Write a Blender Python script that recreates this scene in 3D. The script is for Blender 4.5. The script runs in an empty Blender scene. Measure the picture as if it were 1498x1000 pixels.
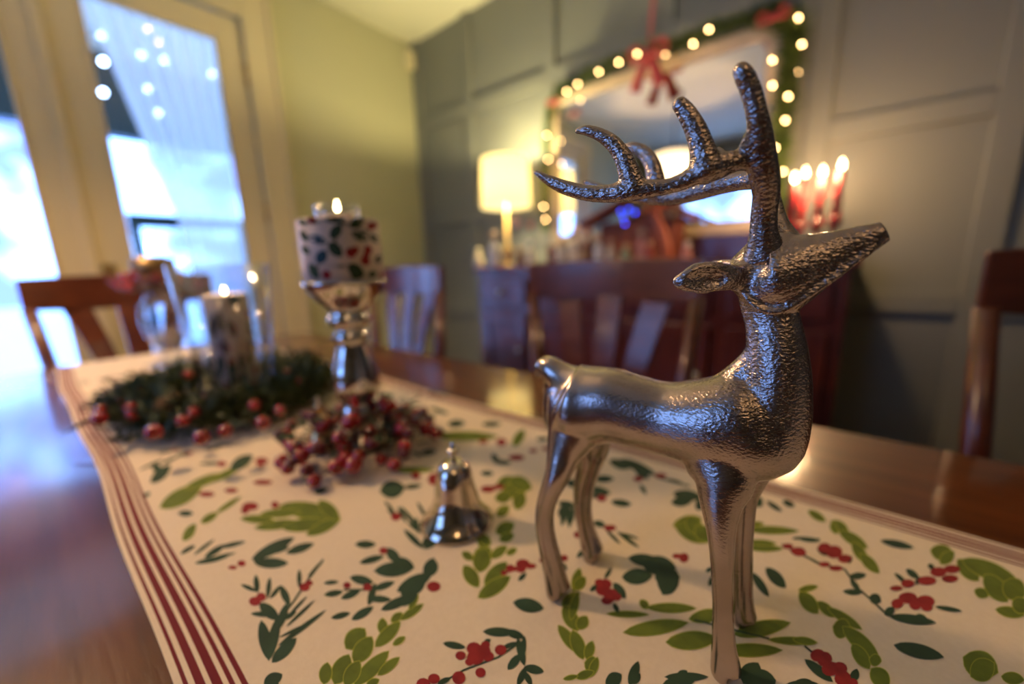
import bpy, bmesh, math, random
import numpy as np
from math import sin, cos, tan, pi, radians, sqrt, atan2, asin
from mathutils import Vector, Matrix
rnd = random.Random(7)
S = bpy.context.scene
C = S.collection

# ------------------------------------------------------------------ camera
CZ = 0.98                      # camera height above the floor; the table top is at 0.76
TZ = 0.76
FPX = 575.0
_p, _y, _r = radians(11.2), radians(39.2), radians(-1.72)
FW = np.array([-sin(_y)*cos(_p), cos(_y)*cos(_p), -sin(_p)])
_R0 = np.array([cos(_y), sin(_y), 0.0]); _U0 = np.cross(_R0, FW)
RT = _R0*cos(_r) + _U0*sin(_r); UP = -_R0*sin(_r) + _U0*cos(_r)
CAM = np.array([0, 0, CZ])
cam = bpy.data.cameras.new('camera'); camo = bpy.data.objects.new('camera', cam); C.objects.link(camo)
cam.sensor_width = 36; cam.lens = 36*FPX/1498; cam.clip_start = 0.01; cam.clip_end = 200
camo.matrix_world = Matrix(((RT[0], UP[0], -FW[0], 0), (RT[1], UP[1], -FW[1], 0), (RT[2], UP[2], -FW[2], CZ), (0, 0, 0, 1)))
cam.dof.use_dof = True; cam.dof.focus_distance = 0.186; cam.dof.aperture_fstop = 2.3
S.camera = camo
S.view_settings.view_transform = 'Standard'; S.view_settings.look = 'None'
S.view_settings.gamma = 1; S.view_settings.use_curve_mapping = False
S.view_settings.exposure = 0.12
S.cycles.max_bounces = 8; S.cycles.transparent_max_bounces = 16
S.cycles.caustics_reflective = False; S.cycles.caustics_refractive = False
S.cycles.sample_clamp_indirect = 6

# ------------------------------------------------------------------ world: winter daylight through trees
def N(nt, t, **k):
    n = nt.nodes.new(t)
    for a, b in k.items():
        if a.startswith('i_'): n.inputs[a[2:].replace('_', ' ')].default_value = b
        else: setattr(n, a, b)
    return n
w = bpy.data.worlds.new('winter_daylight'); S.world = w; w.use_nodes = True
nt = w.node_tree; nt.nodes.clear()
o = N(nt, 'ShaderNodeOutputWorld'); bg = N(nt, 'ShaderNodeBackground'); tc = N(nt, 'ShaderNodeTexCoord')
ns = N(nt, 'ShaderNodeTexNoise', i_Scale=14.0, i_Detail=2.0); cr = N(nt, 'ShaderNodeValToRGB')
cr.color_ramp.elements[0].position = .40; cr.color_ramp.elements[0].color = (.07, .12, .40, 1)
cr.color_ramp.elements[1].position = .56; cr.color_ramp.elements[1].color = (.215, .455, 1.0, 1)
nt.links.new(tc.outputs['Generated'], ns.inputs['Vector']); nt.links.new(ns.outputs['Fac'], cr.inputs['Fac'])
nt.links.new(cr.outputs['Color'], bg.inputs['Color']); bg.inputs['Strength'].default_value = 8.5
nt.links.new(bg.outputs[0], o.inputs[0])

def light(name, kind, loc, energy, color, size=.1, **k):
    l = bpy.data.lights.new(name, kind); l.energy = energy; l.color = color
    if kind == 'POINT': l.shadow_soft_size = size
    ob = bpy.data.objects.new(name, l); ob.location = loc; C.objects.link(ob)
    for a, b in k.items(): setattr(l, a, b)
    return ob
WARM = (1.0, .60, .30)
def portal(x, y, z, sx, sy, rot):
    ob = light('window_portal', 'AREA', (x, y, z), 1, (1, 1, 1)); ob.data.shape = 'RECTANGLE'
    ob.data.size = sx; ob.data.size_y = sy; ob.rotation_euler = rot; ob.data.cycles.is_portal = True
portal(-2.42, .2, 1.1, 2.2, 1.4, (0, -pi/2, 0))
portal(-1.19, -2.26, 1.45, 1.18, 1.2, (pi/2, 0, 0))

# ------------------------------------------------------------------ helpers
def ray(x, y): return FW + RT*(x-749)/FPX + UP*(500-y)/FPX
def atY(x, y, Y): r = ray(x, y); return CAM + r*(Y/r[1])
def atX(x, y, X): r = ray(x, y); return CAM + r*(X/r[0])
def atZ(x, y, z=TZ): r = ray(x, y); return CAM + r*((z-CZ)/r[2])

def tag(o, label=None, cat=None, group=None, kind=None):
    if label: o['label'] = label
    if cat: o['category'] = cat
    if group: o['group'] = group
    if kind: o['kind'] = kind
    return o
def thing(name, label, cat, loc=(0, 0, 0), rz=0, group=None):
    o = bpy.data.objects.new(name, None); C.objects.link(o); o.empty_display_size = .02
    o.location = loc; o.rotation_euler = (0, 0, rz)
    return tag(o, label, cat, group)
def copy_tree(o, parent=None):
    c = o.copy(); C.objects.link(c)
    if parent is not None: c.parent = parent
    for ch in [q for q in bpy.data.objects if q.parent == o]: copy_tree(ch, c)
    return c

class MB:
    def __init__(s): s.v = []; s.f = []; s.m = []; s.sm = []
    def add(s, vs, fs, mi=0, smooth=True):
        b = len(s.v); s.v += [tuple(map(float, p)) for p in vs]
        for f in fs: s.f.append(tuple(b+i for i in f)); s.m.append(mi); s.sm.append(smooth)
        return s
    def box(s, x0, x1, y0, y1, z0, z1, mi=0):
        vs = [(x, y, z) for z in (z0, z1) for y in (y0, y1) for x in (x0, x1)]
        return s.add(vs, [(0, 2, 3, 1), (4, 5, 7, 6), (0, 1, 5, 4), (2, 6, 7, 3), (0, 4, 6, 2), (1, 3, 7, 5)], mi, False)
    def lathe(s, prof, n=40, c=(0, 0, 0), mi=0, close=False):
        vs = []; fs = []
        for r, z in prof:
            for i in range(n):
                a = 2*pi*i/n; vs.append((c[0]+r*cos(a), c[1]+r*sin(a), c[2]+z))
        L = len(prof)
        for j in range(L-1 + (1 if close else 0)):
            k = (j+1) % L
            for i in range(n):
                i2 = (i+1) % n; fs.append((j*n+i, j*n+i2, k*n+i2, k*n+i))
        if not close:
            if prof[0][0] > 1e-5: fs.append(tuple(range(n-1, -1, -1)))
            if prof[-1][0] > 1e-5: fs.append(tuple((L-1)*n+i for i in range(n)))
        return s.add(vs, fs, mi)
    def tube(s, pts, rad, n=10, mi=0, ref=None, ratio=1.0):
        """closed tube through pts; cross section r in the plane perpendicular to ref, r*ratio along ref"""
        P = [np.array(p, float) for p in pts]; L = len(P)
        R = rad if hasattr(rad, '__len__') else [rad]*L
        Q = ratio if hasattr(ratio, '__len__') else [ratio]*L
        vs = []; fs = []; prev = None
        for i in range(L):
            t = P[min(i+1, L-1)]-P[max(i-1, 0)]; t = t/(np.linalg.norm(t)+1e-12)
            if ref is not None: b = np.array(ref, float)
            else:
                b = prev if prev is not None else (np.array([0, 0, 1.]) if abs(t[2]) < .9 else np.array([1., 0, 0]))
            b = b - t*(b@t); b = b/(np.linalg.norm(b)+1e-12); prev = b
            a = np.cross(t, b)
            for k in range(n):
                an = 2*pi*k/n; vs.append(P[i] + a*R[i]*cos(an) + b*R[i]*Q[i]*sin(an))
        for i in range(L-1):
            for k in range(n):
                k2 = (k+1) % n; fs.append((i*n+k, i*n+k2, (i+1)*n+k2, (i+1)*n+k))
        fs.append(tuple(range(n-1, -1, -1))); fs.append(tuple((L-1)*n+k for k in range(n)))
        return s.add(vs, fs, mi)
    def ball(s, c, r, n=14, m=9, mi=0, sc=(1, 1, 1)):
        prof = [(max(1e-6, r*sin(pi*j/m)), -r*cos(pi*j/m)) for j in range(m+1)]
        b = len(s.v); s.lathe(prof, n, (0, 0, 0), mi)
        for i in range(b, len(s.v)):
            p = s.v[i]; s.v[i] = (c[0]+p[0]*sc[0], c[1]+p[1]*sc[1], c[2]+p[2]*sc[2])
        return s
    def leaf(s, p0, p1, wd, nrm=(0, 0, 1), mi=0, bend=0.0):
        p0 = np.array(p0, float); p1 = np.array(p1, float); d = p1-p0
        q = np.cross(d, np.array(nrm, float)); q = q/(np.linalg.norm(q)+1e-9); up = np.array(nrm)*bend
        m = (p0+p1)/2
        vs = [p0, p0+d*.3+q*wd+up*.8, m+up, p0+d*.3-q*wd+up*.8, p0+d*.7+q*wd*.8+up*.8, p1, p0+d*.7-q*wd*.8+up*.8]
        return s.add(vs, [(0, 3, 2, 1), (2, 3, 6, 5), (1, 2, 5, 4)], mi)
    def build(s, name, mats, parent=None, auto=None):
        me = bpy.data.meshes.new(name); me.from_pydata(s.v, [], s.f)
        if not isinstance(mats, (list, tuple)): mats = [mats]
        for m in mats: me.materials.append(m)
        me.polygons.foreach_set('material_index', s.m); me.polygons.foreach_set('use_smooth', s.sm)
        me.update()
        bm = bmesh.new(); bm.from_mesh(me)
        if auto is None: bmesh.ops.recalc_face_normals(bm, faces=bm.faces)
        bm.to_mesh(me); bm.free()
        ob = bpy.data.objects.new(name, me); C.objects.link(ob)
        if parent: ob.parent = parent
        return ob
def bevel(o, w=.003, seg=2):
    b = o.modifiers.new('bevel', 'BEVEL'); b.width = w; b.segments = seg; b.limit_method = 'ANGLE'; b.angle_limit = radians(40)
    return o

# ------------------------------------------------------------------ materials
def mat(name, col, rough=.5, metal=0, noise=0, nscale=8, bump=0, bscale=60, coat=0, coat_r=.05, col2=None, emis=None, es=0, sss=0, stretch=None, detail=4, spec=None, sheen=0):
    m = bpy.data.materials.new(name); m.use_nodes = True; nt = m.node_tree
    b = nt.nodes['Principled BSDF']; L = nt.links
    b.inputs['Base Color'].default_value = (*col, 1); b.inputs['Roughness'].default_value = rough
    b.inputs['Metallic'].default_value = metal; b.inputs['Coat Weight'].default_value = coat; b.inputs['Coat Roughness'].default_value = coat_r
    if spec is not None: b.inputs['Specular IOR Level'].default_value = spec
    if sheen: b.inputs['Sheen Weight'].default_value = sheen
    if emis: b.inputs['Emission Color'].default_value = (*emis, 1); b.inputs['Emission Strength'].default_value = es
    if sss: b.inputs['Subsurface Weight'].default_value = sss; b.inputs['Subsurface Radius'].default_value = (.02, .012, .006)
    tc = N(nt, 'ShaderNodeTexCoord'); mp = N(nt, 'ShaderNodeMapping'); L.new(tc.outputs['Object'], mp.inputs['Vector'])
    if stretch: mp.inputs['Scale'].default_value = stretch
    if col2 is not None:
        n1 = N(nt, 'ShaderNodeTexNoise', i_Scale=nscale, i_Detail=detail); L.new(mp.outputs[0], n1.inputs['Vector'])
        cr = N(nt, 'ShaderNodeValToRGB'); cr.color_ramp.elements[0].position = .35; cr.color_ramp.elements[1].position = .65
        cr.color_ramp.elements[0].color = (*col, 1); cr.color_ramp.elements[1].color = (*col2, 1)
        L.new(n1.outputs['Fac'], cr.inputs['Fac']); L.new(cr.outputs[0], b.inputs['Base Color'])
    if bump:
        n2 = N(nt, 'ShaderNodeTexNoise', i_Scale=bscale, i_Detail=3.0); L.new(mp.outputs[0], n2.inputs['Vector'])
        bp = N(nt, 'ShaderNodeBump', i_Strength=1.0, i_Distance=bump); L.new(n2.outputs['Fac'], bp.inputs['Height']); L.new(bp.outputs[0], b.inputs['Normal'])
    return m
def emit(name, col, s):
    m = bpy.data.materials.new(name); m.use_nodes = True; nt = m.node_tree; nt.nodes.clear()
    o = N(nt, 'ShaderNodeOutputMaterial'); e = N(nt, 'ShaderNodeEmission'); e.inputs[0].default_value = (*col, 1); e.inputs[1].default_value = s
    nt.links.new(e.outputs[0], o.inputs[0]); return m
def thin_glass(name, tint=(1, 1, 1), ior=1.5, rough=.02, boost=1.0):
    m = bpy.data.materials.new(name); m.use_nodes = True; nt = m.node_tree; nt.nodes.clear()
    o = N(nt, 'ShaderNodeOutputMaterial'); t = N(nt, 'ShaderNodeBsdfTransparent'); g = N(nt, 'ShaderNodeBsdfGlossy')
    t.inputs[0].default_value = (*tint, 1); g.inputs['Roughness'].default_value = rough
    f = N(nt, 'ShaderNodeLayerWeight'); f.inputs[0].default_value = .5; mx = N(nt, 'ShaderNodeMixShader')
    pw = N(nt, 'ShaderNodeMath', operation='POWER'); pw.inputs[1].default_value = 3.5; nt.links.new(f.outputs['Facing'], pw.inputs[0])
    mm = N(nt, 'ShaderNodeMath', operation='MULTIPLY_ADD'); mm.inputs[1].default_value = .8; mm.inputs[2].default_value = .05*boost; mm.use_clamp = True
    nt.links.new(pw.outputs[0], mm.inputs[0]); nt.links.new(mm.outputs[0], mx.inputs[0]); nt.links.new(t.outputs[0], mx.inputs[1]); nt.links.new(g.outputs[0], mx.inputs[2])
    nt.links.new(mx.outputs[0], o.inputs[0]); return m
def translucent(name, col, tr=.6, trans=.3, em=None, es=0):
    m = bpy.data.materials.new(name); m.use_nodes = True; nt = m.node_tree; nt.nodes.clear()
    o = N(nt, 'ShaderNodeOutputMaterial'); d = N(nt, 'ShaderNodeBsdfDiffuse'); t = N(nt, 'ShaderNodeBsdfTranslucent'); p = N(nt, 'ShaderNodeBsdfTransparent')
    d.inputs[0].default_value = (*col, 1); t.inputs[0].default_value = (*col, 1)
    a = N(nt, 'ShaderNodeMixShader'); a.inputs[0].default_value = tr; b = N(nt, 'ShaderNodeMixShader'); b.inputs[0].default_value = trans
    nt.links.new(d.outputs[0], a.inputs[1]); nt.links.new(t.outputs[0], a.inputs[2]); nt.links.new(a.outputs[0], b.inputs[1]); nt.links.new(p.outputs[0], b.inputs[2])
    last = b.outputs[0]
    if em:
        e = N(nt, 'ShaderNodeEmission'); e.inputs[0].default_value = (*em, 1); e.inputs[1].default_value = es
        ad = N(nt, 'ShaderNodeAddShader'); nt.links.new(last, ad.inputs[0]); nt.links.new(e.outputs[0], ad.inputs[1]); last = ad.outputs[0]
    nt.links.new(last, o.inputs[0]); return m

M = {}
M['wall_green'] = mat('painted wall, soft green', (.50, .50, .31), .6, bump=.0004, bscale=300)
M['wall_grey'] = mat('painted panelling, dark grey green', (.185, .195, .17), .45, bump=.0003, bscale=250)
M['ceiling'] = mat('ceiling paint', (.86, .86, .66), .7, bump=.0004, bscale=300)
M['trim'] = mat('cream trim paint', (.66, .58, .36), .35)
M['floor'] = mat('dark oak floor', (.07, .03, .015), .35, col2=(.13, .06, .03), nscale=5, stretch=(1, 12, 1))
M['table'] = mat('polished cherry table', (.070, .018, .003), .32, col2=(.125, .034, .006), nscale=5, stretch=(1, 9, 1), spec=.1, coat=1.0, coat_r=.10, bump=.0002, bscale=30)
M['table'].node_tree.nodes['Principled BSDF'].inputs['Coat IOR'].default_value = 1.47
M['cherry'] = mat('dark cherry wood', (.075, .013, .007), .3, col2=(.13, .022, .01), nscale=6, stretch=(6, 6, 1), coat=.4, coat_r=.15)
M['cherry_dark'] = mat('dark cherry recess', (.04, .008, .006), .35, coat=.3)
M['chair'] = mat('reddish chair wood', (.070, .015, .006), .3, col2=(.11, .025, .009), nscale=7, stretch=(2, 2, 6), coat=.4, coat_r=.15)
M['brass'] = mat('brass', (.7, .5, .2), .25, 1)
M['pewter'] = mat('pewter knob', (.6, .58, .55), .25, 1)
M['cloth'] = mat('off white cotton', (.74, .63, .475), .9, bump=.00012, bscale=900, sheen=.1, col2=(.77, .66, .505), nscale=300)
M['red_stripe'] = mat('red printed stripe', (.15, .005, .011), .9)
M['dkgreen'] = mat('dark green print', (.013, .042, .020), .85, col2=(.022, .062, .032), nscale=60)
M['ltgreen'] = mat('leaf green print', (.085, .125, .010), .85, col2=(.13, .18, .015), nscale=90)
M['lime'] = mat('lime print edge', (.33, .36, .035), .85)
M['red'] = mat('red berry print', (.21, .006, .010), .85, col2=(.29, .014, .016), nscale=140)
M['wax'] = mat('ivory wax', (.62, .54, .48), .5, sss=.3)
M['teal'] = mat('blue green print', (.012, .06, .075), .7)
M['berry'] = mat('glossy red berry', (.33, .006, .008), .18, coat=.6)
M['berry_dark'] = mat('dull dark red berry', (.12, .006, .012), .35, coat=.2)
M['pine'] = mat('dark evergreen needles', (.018, .040, .008), .6, col2=(.06, .085, .015), nscale=40)
M['garland'] = mat('garland greenery', (.035, .075, .010), .6, col2=(.12, .17, .03), nscale=40)
M['leaf'] = mat('dark green leaf', (.012, .035, .008), .45)
M['twig'] = mat('brown twig', (.09, .045, .02), .8)
M['cone'] = mat('pine cone', (.14, .075, .03), .7)
M['flame'] = emit('candle flame', (1.0, .72, .34), 42)
M['bulb'] = emit('warm string bulb', (1.0, .58, .22), 34)
M['blue_bulb'] = emit('blue bulb', (.01, .05, 1.0), 10)
M['shade'] = translucent('cream lamp shade', (.95, .84, .50), .75, .0, em=(1.0, .82, .42), es=.75)
M['pshade'] = translucent('white drum shade', (.95, .88, .74), .7, .0, em=(1.0, .78, .50), es=1.2)
M['glass'] = thin_glass('clear glass')
M['pane'] = thin_glass('window pane', (.97, .98, 1), 1.5, .0, 1.6)
M['crystal'] = thin_glass('clear thick glass', (.93, .95, .97), 1.5, .04, 2.2)
M['sheer'] = translucent('sheer white curtain', (.95, .86, .76), .75, .2)
M['mirror'] = mat('mirror silver', (.86, .86, .86), .01, 1)
M['frame'] = mat('pale wood frame', (.50, .40, .26), .35, col2=(.6, .48, .32), nscale=20)
M['ribbon'] = mat('red velvet ribbon', (.42, .015, .018), .55, sheen=.4)
M['redwax'] = mat('red taper wax', (.55, .03, .035), .35, sss=.3)
M['redglass'] = mat('dark red glass', (.16, .006, .006), .15, coat=.6)
M['snow'] = mat('snow', (.85, .88, .92), .8)
M['porch'] = mat('porch paint', (.78, .62, .44), .6)
M['porch_dark'] = mat('dark green painted timber', (.01, .035, .035), .5)
M['stable'] = mat('brown stable timber', (.24, .06, .022), .7, col2=(.33, .09, .03), nscale=30)
M['terracotta'] = mat('orange terracotta glaze', (.55, .14, .05), .5, col2=(.35, .07, .03), nscale=60)
M['plastic'] = mat('cream plastic', (.75, .68, .42), .4)
M['gold'] = mat('pale gold ball', (.85, .62, .28), .3, 1)
M['iron'] = mat('dark bronze', (.05, .035, .02), .4, 1)
M['cork'] = mat('dull gold cup', (.22, .15, .07), .4, .8)
M['backboard'] = mat('dark drape', (.05, .04, .04), .9)

# mercury glass (speckled silver)
def mercury():
    m = mat('speckled mercury glass', (.82, .80, .78), .08, 1, col2=(.42, .37, .33), nscale=45, detail=8)
    return m
M['mercury'] = mercury()
M['silver'] = mat('tarnished polished silver', (.74, .67, .57), .10, 1, col2=(.52, .44, .34), nscale=25)

# hammered nickel of the deer: streaky grain all over, deep chips on the head and antlers
def nickel(name, fine=1.0, coarse=1.0, col=(.47, .40, .37), col2=(.32, .265, .24)):
    m = bpy.data.materials.new(name); m.use_nodes = True; nt = m.node_tree; b = nt.nodes['Principled BSDF']; L = nt.links
    b.inputs['Metallic'].default_value = 1
    tc = N(nt, 'ShaderNodeTexCoord')
    nz = N(nt, 'ShaderNodeTexNoise', i_Scale=28.0, i_Detail=4.0); L.new(tc.outputs['Object'], nz.inputs['Vector'])
    cr = N(nt, 'ShaderNodeValToRGB'); cr.color_ramp.elements[0].position = .35; cr.color_ramp.elements[1].position = .7
    cr.color_ramp.elements[0].color = (*col2, 1); cr.color_ramp.elements[1].color = (*col, 1)
    L.new(nz.outputs['Fac'], cr.inputs[0]); L.new(cr.outputs[0], b.inputs['Base Color'])
    # upper part of the figurine (z above ~.1) carries the coarse cast texture
    sp = N(nt, 'ShaderNodeSeparateXYZ'); L.new(tc.outputs['Object'], sp.inputs[0])
    mr = N(nt, 'ShaderNodeMapRange'); mr.inputs['From Min'].default_value = .10; mr.inputs['From Max'].default_value = .20
    mxz = N(nt, 'ShaderNodeMath', operation='MULTIPLY_ADD'); mxz.inputs[1].default_value = .8; L.new(sp.outputs['X'], mxz.inputs[0]); L.new(sp.outputs['Z'], mxz.inputs[2])
    mr.inputs['To Min'].default_value = .12; mr.inputs['To Max'].default_value = 1.0; L.new(mxz.outputs[0], mr.inputs['Value'])
    n1 = N(nt, 'ShaderNodeTexNoise', i_Scale=850.0, i_Detail=2.0, i_Distortion=.3)
    mp = N(nt, 'ShaderNodeMapping'); mp.inputs['Rotation'].default_value = (0, radians(35), 0); mp.inputs['Scale'].default_value = (.8, 1, 1.25)
    L.new(tc.outputs['Object'], mp.inputs[0]); L.new(mp.outputs[0], n1.inputs['Vector'])
    n2 = N(nt, 'ShaderNodeTexVoronoi', i_Scale=640.0, feature='SMOOTH_F1'); L.new(mp.outputs[0], n2.inputs['Vector'])
    ad = N(nt, 'ShaderNodeMath', operation='ADD'); ml = N(nt, 'ShaderNodeMath', operation='MULTIPLY'); ml.inputs[1].default_value = .8*coarse
    L.new(n2.outputs['Distance'], ml.inputs[0]); L.new(n1.outputs['Fac'], ad.inputs[0]); L.new(ml.outputs[0], ad.inputs[1])
    mu = N(nt, 'ShaderNodeMath', operation='MULTIPLY'); L.new(ad.outputs[0], mu.inputs[0]); L.new(mr.outputs[0], mu.inputs[1])
    bp = N(nt, 'ShaderNodeBump', i_Strength=1.0, i_Distance=.00036*fine); L.new(mu.outputs[0], bp.inputs['Height']); L.new(bp.outputs[0], b.inputs['Normal'])
    r2 = N(nt, 'ShaderNodeMapRange'); r2.inputs['To Min'].default_value = .15; r2.inputs['To Max'].default_value = .27; L.new(nz.outputs['Fac'], r2.inputs['Value']); L.new(r2.outputs[0], b.inputs['Roughness'])
    return m
M['nickel'] = nickel('cast nickel')
M['nickel_rough'] = nickel('cast nickel, chipped', 1.0, 1.2)

# ------------------------------------------------------------------ room shell
XL, XR, YB, YF, ZC = -2.355, 2.3, 1.923, -2.2, 2.44
def struct(mb, name, m, parent=None):
    o = mb.build(name, m, parent)
    if parent is None: o['kind'] = 'structure'
    return o
struct(MB().box(XL-.15, XR+.15, YF-.15, YB+.15, -.1, 0), 'floor', M['floor'])
struct(MB().box(XL-.15, XR+.15, YF-.15, YB+.15, ZC, ZC+.1), 'ceiling', M['ceiling'])
struct(MB().box(XR, XR+.12, YF-.1, YB+.1, 0, ZC), 'wall_right', M['wall_grey'])
DZ = 2.17   # door head
D0, D1 = -.48, .88
wl = MB().box(XL-.12, XL, YF-.1, D0, 0, ZC).box(XL-.12, XL, D1, YB, 0, ZC).box(XL-.12, XL, D0, D1, DZ+.01, ZC)
struct(wl, 'wall_left', M['wall_green'])
WA, WB = -1.78, -.6
wf = MB().box(XL-.1, WA, YF-.12, YF, 0, ZC).box(WB, XR+.1, YF-.12, YF, 0, ZC).box(WA, WB, YF-.12, YF, 0, .85).box(WA, WB, YF-.12, YF, 2.05, ZC)
struct(wf, 'wall_front', M['wall_grey'])
# back wall with raised board grid
wb = struct(MB().box(XL-.1, XR+.1, YB, YB+.12, 0, ZC), 'wall_back', M['wall_grey'])
bt = MB()
for x in (-2.32, -1.845, -1.25, -.66, -.10, .36, .95, 1.5, 2.05): bt.box(x-.035, x+.035, YB-.020, YB, 0, ZC)
o = bevel(struct(bt, 'trim_1', M['wall_grey']), .003)
bt = MB()
for x0, x1 in ((-2.285, -1.88), (-1.81, -1.285), (-1.215, -.695), (-.625, -.135)):
    for z in (1.285, 1.93): bt.box(x0, x1, YB-.020, YB, z-.035, z+.035)
for x0, x1 in ((-.065, .325), (.395, .915), (.985, 1.465), (1.535, 2.015)):
    for z in (.81, 1.41, 1.99): bt.box(x0, x1, YB-.020, YB, z-.035, z+.035)
for x0, x1 in ((-2.285, -1.88), (-1.81, -1.285), (-1.215, -.695), (-.625, -.135)): bt.box(x0, x1, YB-.020, YB, .65, .72)
bevel(struct(bt, 'trim_2', M['wall_grey']), .003)
struct(MB().box(XL, XR, YB-.018, YB, 0, .12), 'baseboard_back', M['wall_grey'])
struct(MB().box(XL, XL+.015, 1.02, YB-.02, 0, .12).box(XL, XL+.015, YF, -.62, 0, .12), 'baseboard_left', M['trim'])
# door casing
cs = MB().box(XL, XL+.022, .88, 1.015, 0, DZ+.16).box(XL, XL+.022, -.615, -.48, 0, DZ+.16).box(XL, XL+.024, -.48, .88, DZ+.01, DZ+.16)
cs.box(XL, XL+.034, .995, 1.02, 0, DZ+.165).box(XL, XL+.034, -.62, -.595, 0, DZ+.165)
bevel(struct(cs, 'trim_3', M['trim']), .005)
def door(n, y0, y1, gy0, gy1, hinge_y):
    x0, x1 = XL-.05, XL-.006; gt, gb = 2.06, .25
    d = MB().box(x0, x1, y0, gy0, 0.01, DZ).box(x0, x1, gy1, y1, 0.01, DZ).box(x0, x1, gy0, gy1, gt, DZ).box(x0, x1, gy0, gy1, 0.01, gb)
    d = bevel(struct(d, 'door_%d' % n, M['trim']), .004)
    bd = MB()
    for a, b_, c_, e_ in ((gy0-.002, gy0+.012, gb, gt), (gy1-.012, gy1+.002, gb, gt), (gy0, gy1, gb-.002, gb+.012), (gy0, gy1, gt-.012, gt+.002)): bd.box(x1-.012, x1+.006, a, b_, c_, e_)
    bevel(bd.build('glazing_bead', M['trim'], d), .003)
    MB().box(XL-.034, XL-.030, gy0, gy1, gb, gt).build('glass_pane', M['pane'], d)
    for z in (.4, 1.28, 1.93):
        MB().lathe([(.0085, -.045), (.0085, .045)], 14, (XL+.002, hinge_y, z)).ball((XL+.002, hinge_y, z+.05), .008).build('hinge', M['brass'], d)
    return d
door(1, -.476, .198, -.36, .108, -.476)
d2 = door(2, .202, .876, .318, .772, .876)
bevel(MB().box(XL-.008, XL+.008, .182, .218, .01, DZ).build('astragal', M['trim'], d2), .004)
hd = MB().box(XL-.006, XL+.002, .085+.14, .265-.0, .93, 1.03).tube([(XL, .25, .98), (XL+.045, .25, .98), (XL+.05, .255, .98), (XL+.05, .31, .98)], .008)
hd.build('door_handle', M['brass'], d2)
# window in the wall behind the photographer
wn = MB()
for a in ((WA, WA+.06, .85, 2.05), (WB-.06, WB, .85, 2.05), (WA, WB, .85, .92), (WA, WB, 1.98, 2.05), (WA, WB, 1.42, 1.47)): wn.box(a[0], a[1], YF-.08, YF-.03, a[2], a[3])
wn = struct(wn, 'window_1', M['trim'])
MB().box(WA, WB, YF-.057, YF-.053, .85, 2.05).build('glass_pane', M['pane'], wn)
struct(MB().box(WA-.1, WA, YF, YF+.02, .8, 2.15).box(WB, WB+.1, YF, YF+.02, .8, 2.15).box(WA, WB, YF, YF+.02, 2.05, 2.15).box(WA-.12, WB+.12, YF, YF+.06, .8, .85), 'trim_4', M['trim'])

# outside: snow, porch roof edge
struct(MB().box(-30, XL-.13, -25, 25, -.5, -.35), 'ground', M['snow'])
pr = MB().box(-3.9, XL-.125, -3, 4, 2.42, 2.5)
struct(pr, 'porch_ceiling', M['porch'])
struct(MB().box(-4.0, -3.88, -3, 4, 1.92, 2.42), 'porch_beam', M['porch_dark'])
# garden bench rail seen dark through the sheer curtain
gb = thing('garden_bench', 'dark green outdoor bench rail seen through the right glass door', 'bench', (-3.1, .72, -.35))
MB().box(-.02, .02, -.28, .28, 1.60, 1.67).build('top_rail', M['porch_dark'], gb)
for y in (-.26, .26): MB().box(-.02, .02, y-.02, y+.02, 0, 1.60).build('leg', M['porch_dark'], gb)
MB().box(.02, .4, -.28, .28, .85, .9).build('seat', M['porch_dark'], gb)
for y in (-.25, .25): MB().box(.35, .39, y-.02, y+.02, 0, .85).build('leg', M['porch_dark'], gb)

# sheer curtain on the right door
ct = MB(); nx, nz = 40, 16; vs = []; fs = []
for j in range(nz+1):
    t = j/nz; z = 2.14 - t*1.88
    left = .33 + .20*min(1, t*1.9)**1.0; right = .775 - .01*t
    for i in range(nx+1):
        s_ = i/nx; y = left+(right-left)*s_
        vs.append((XL-.075 + .013*sin(s_*44+.6*sin(t*3)), y, z))
for j in range(nz):
    for i in range(nx): a = j*(nx+1)+i; fs.append((a, a+1, a+nx+2, a+nx+1))
ct.add(vs, fs)
cur = ct.build('curtain', M['sheer']); tag(cur, 'sheer white curtain hanging behind the glass of the right door', 'curtain')

ol = thing('door_glints', 'pale blue and warm glowing dots added for glints in the glass doors', 'string lights', (0, 0, 0))
OW = emit('cold white glint', (.45, .65, 1.0), 30)
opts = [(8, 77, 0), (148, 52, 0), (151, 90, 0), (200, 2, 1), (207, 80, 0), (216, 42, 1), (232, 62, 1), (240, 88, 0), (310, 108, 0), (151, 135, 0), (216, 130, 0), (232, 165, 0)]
for x, y, k in opts: MB().ball(atX(x, y, -2.9), .013 if k == 0 else .008, 10, 7).build('bulb', M['bulb'] if k else OW, ol)  # glowing balls added for sky glints and reflections in the door glass
MB().tube([atX(x, y, -2.9)+np.array([0, 0, .01]) for x, y, k in opts], .002, 5).tube([atX(200, 2, -2.9), [-2.9, atX(200, 2, -2.9)[1], 2.42]], .002, 5).build('wire', M['leaf'], ol)  # wire only strings the added glint balls together
# corner sensor
p = atX(598, 80, XL+.03)
ms = MB().box(XL+.001, XL+.05, 1.84, 1.90, 2.27, 2.38).build('motion_sensor', M['plastic']); bevel(ms, .012, 3)
tag(ms, 'small cream motion sensor high in the room corner', 'sensor')

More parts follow.
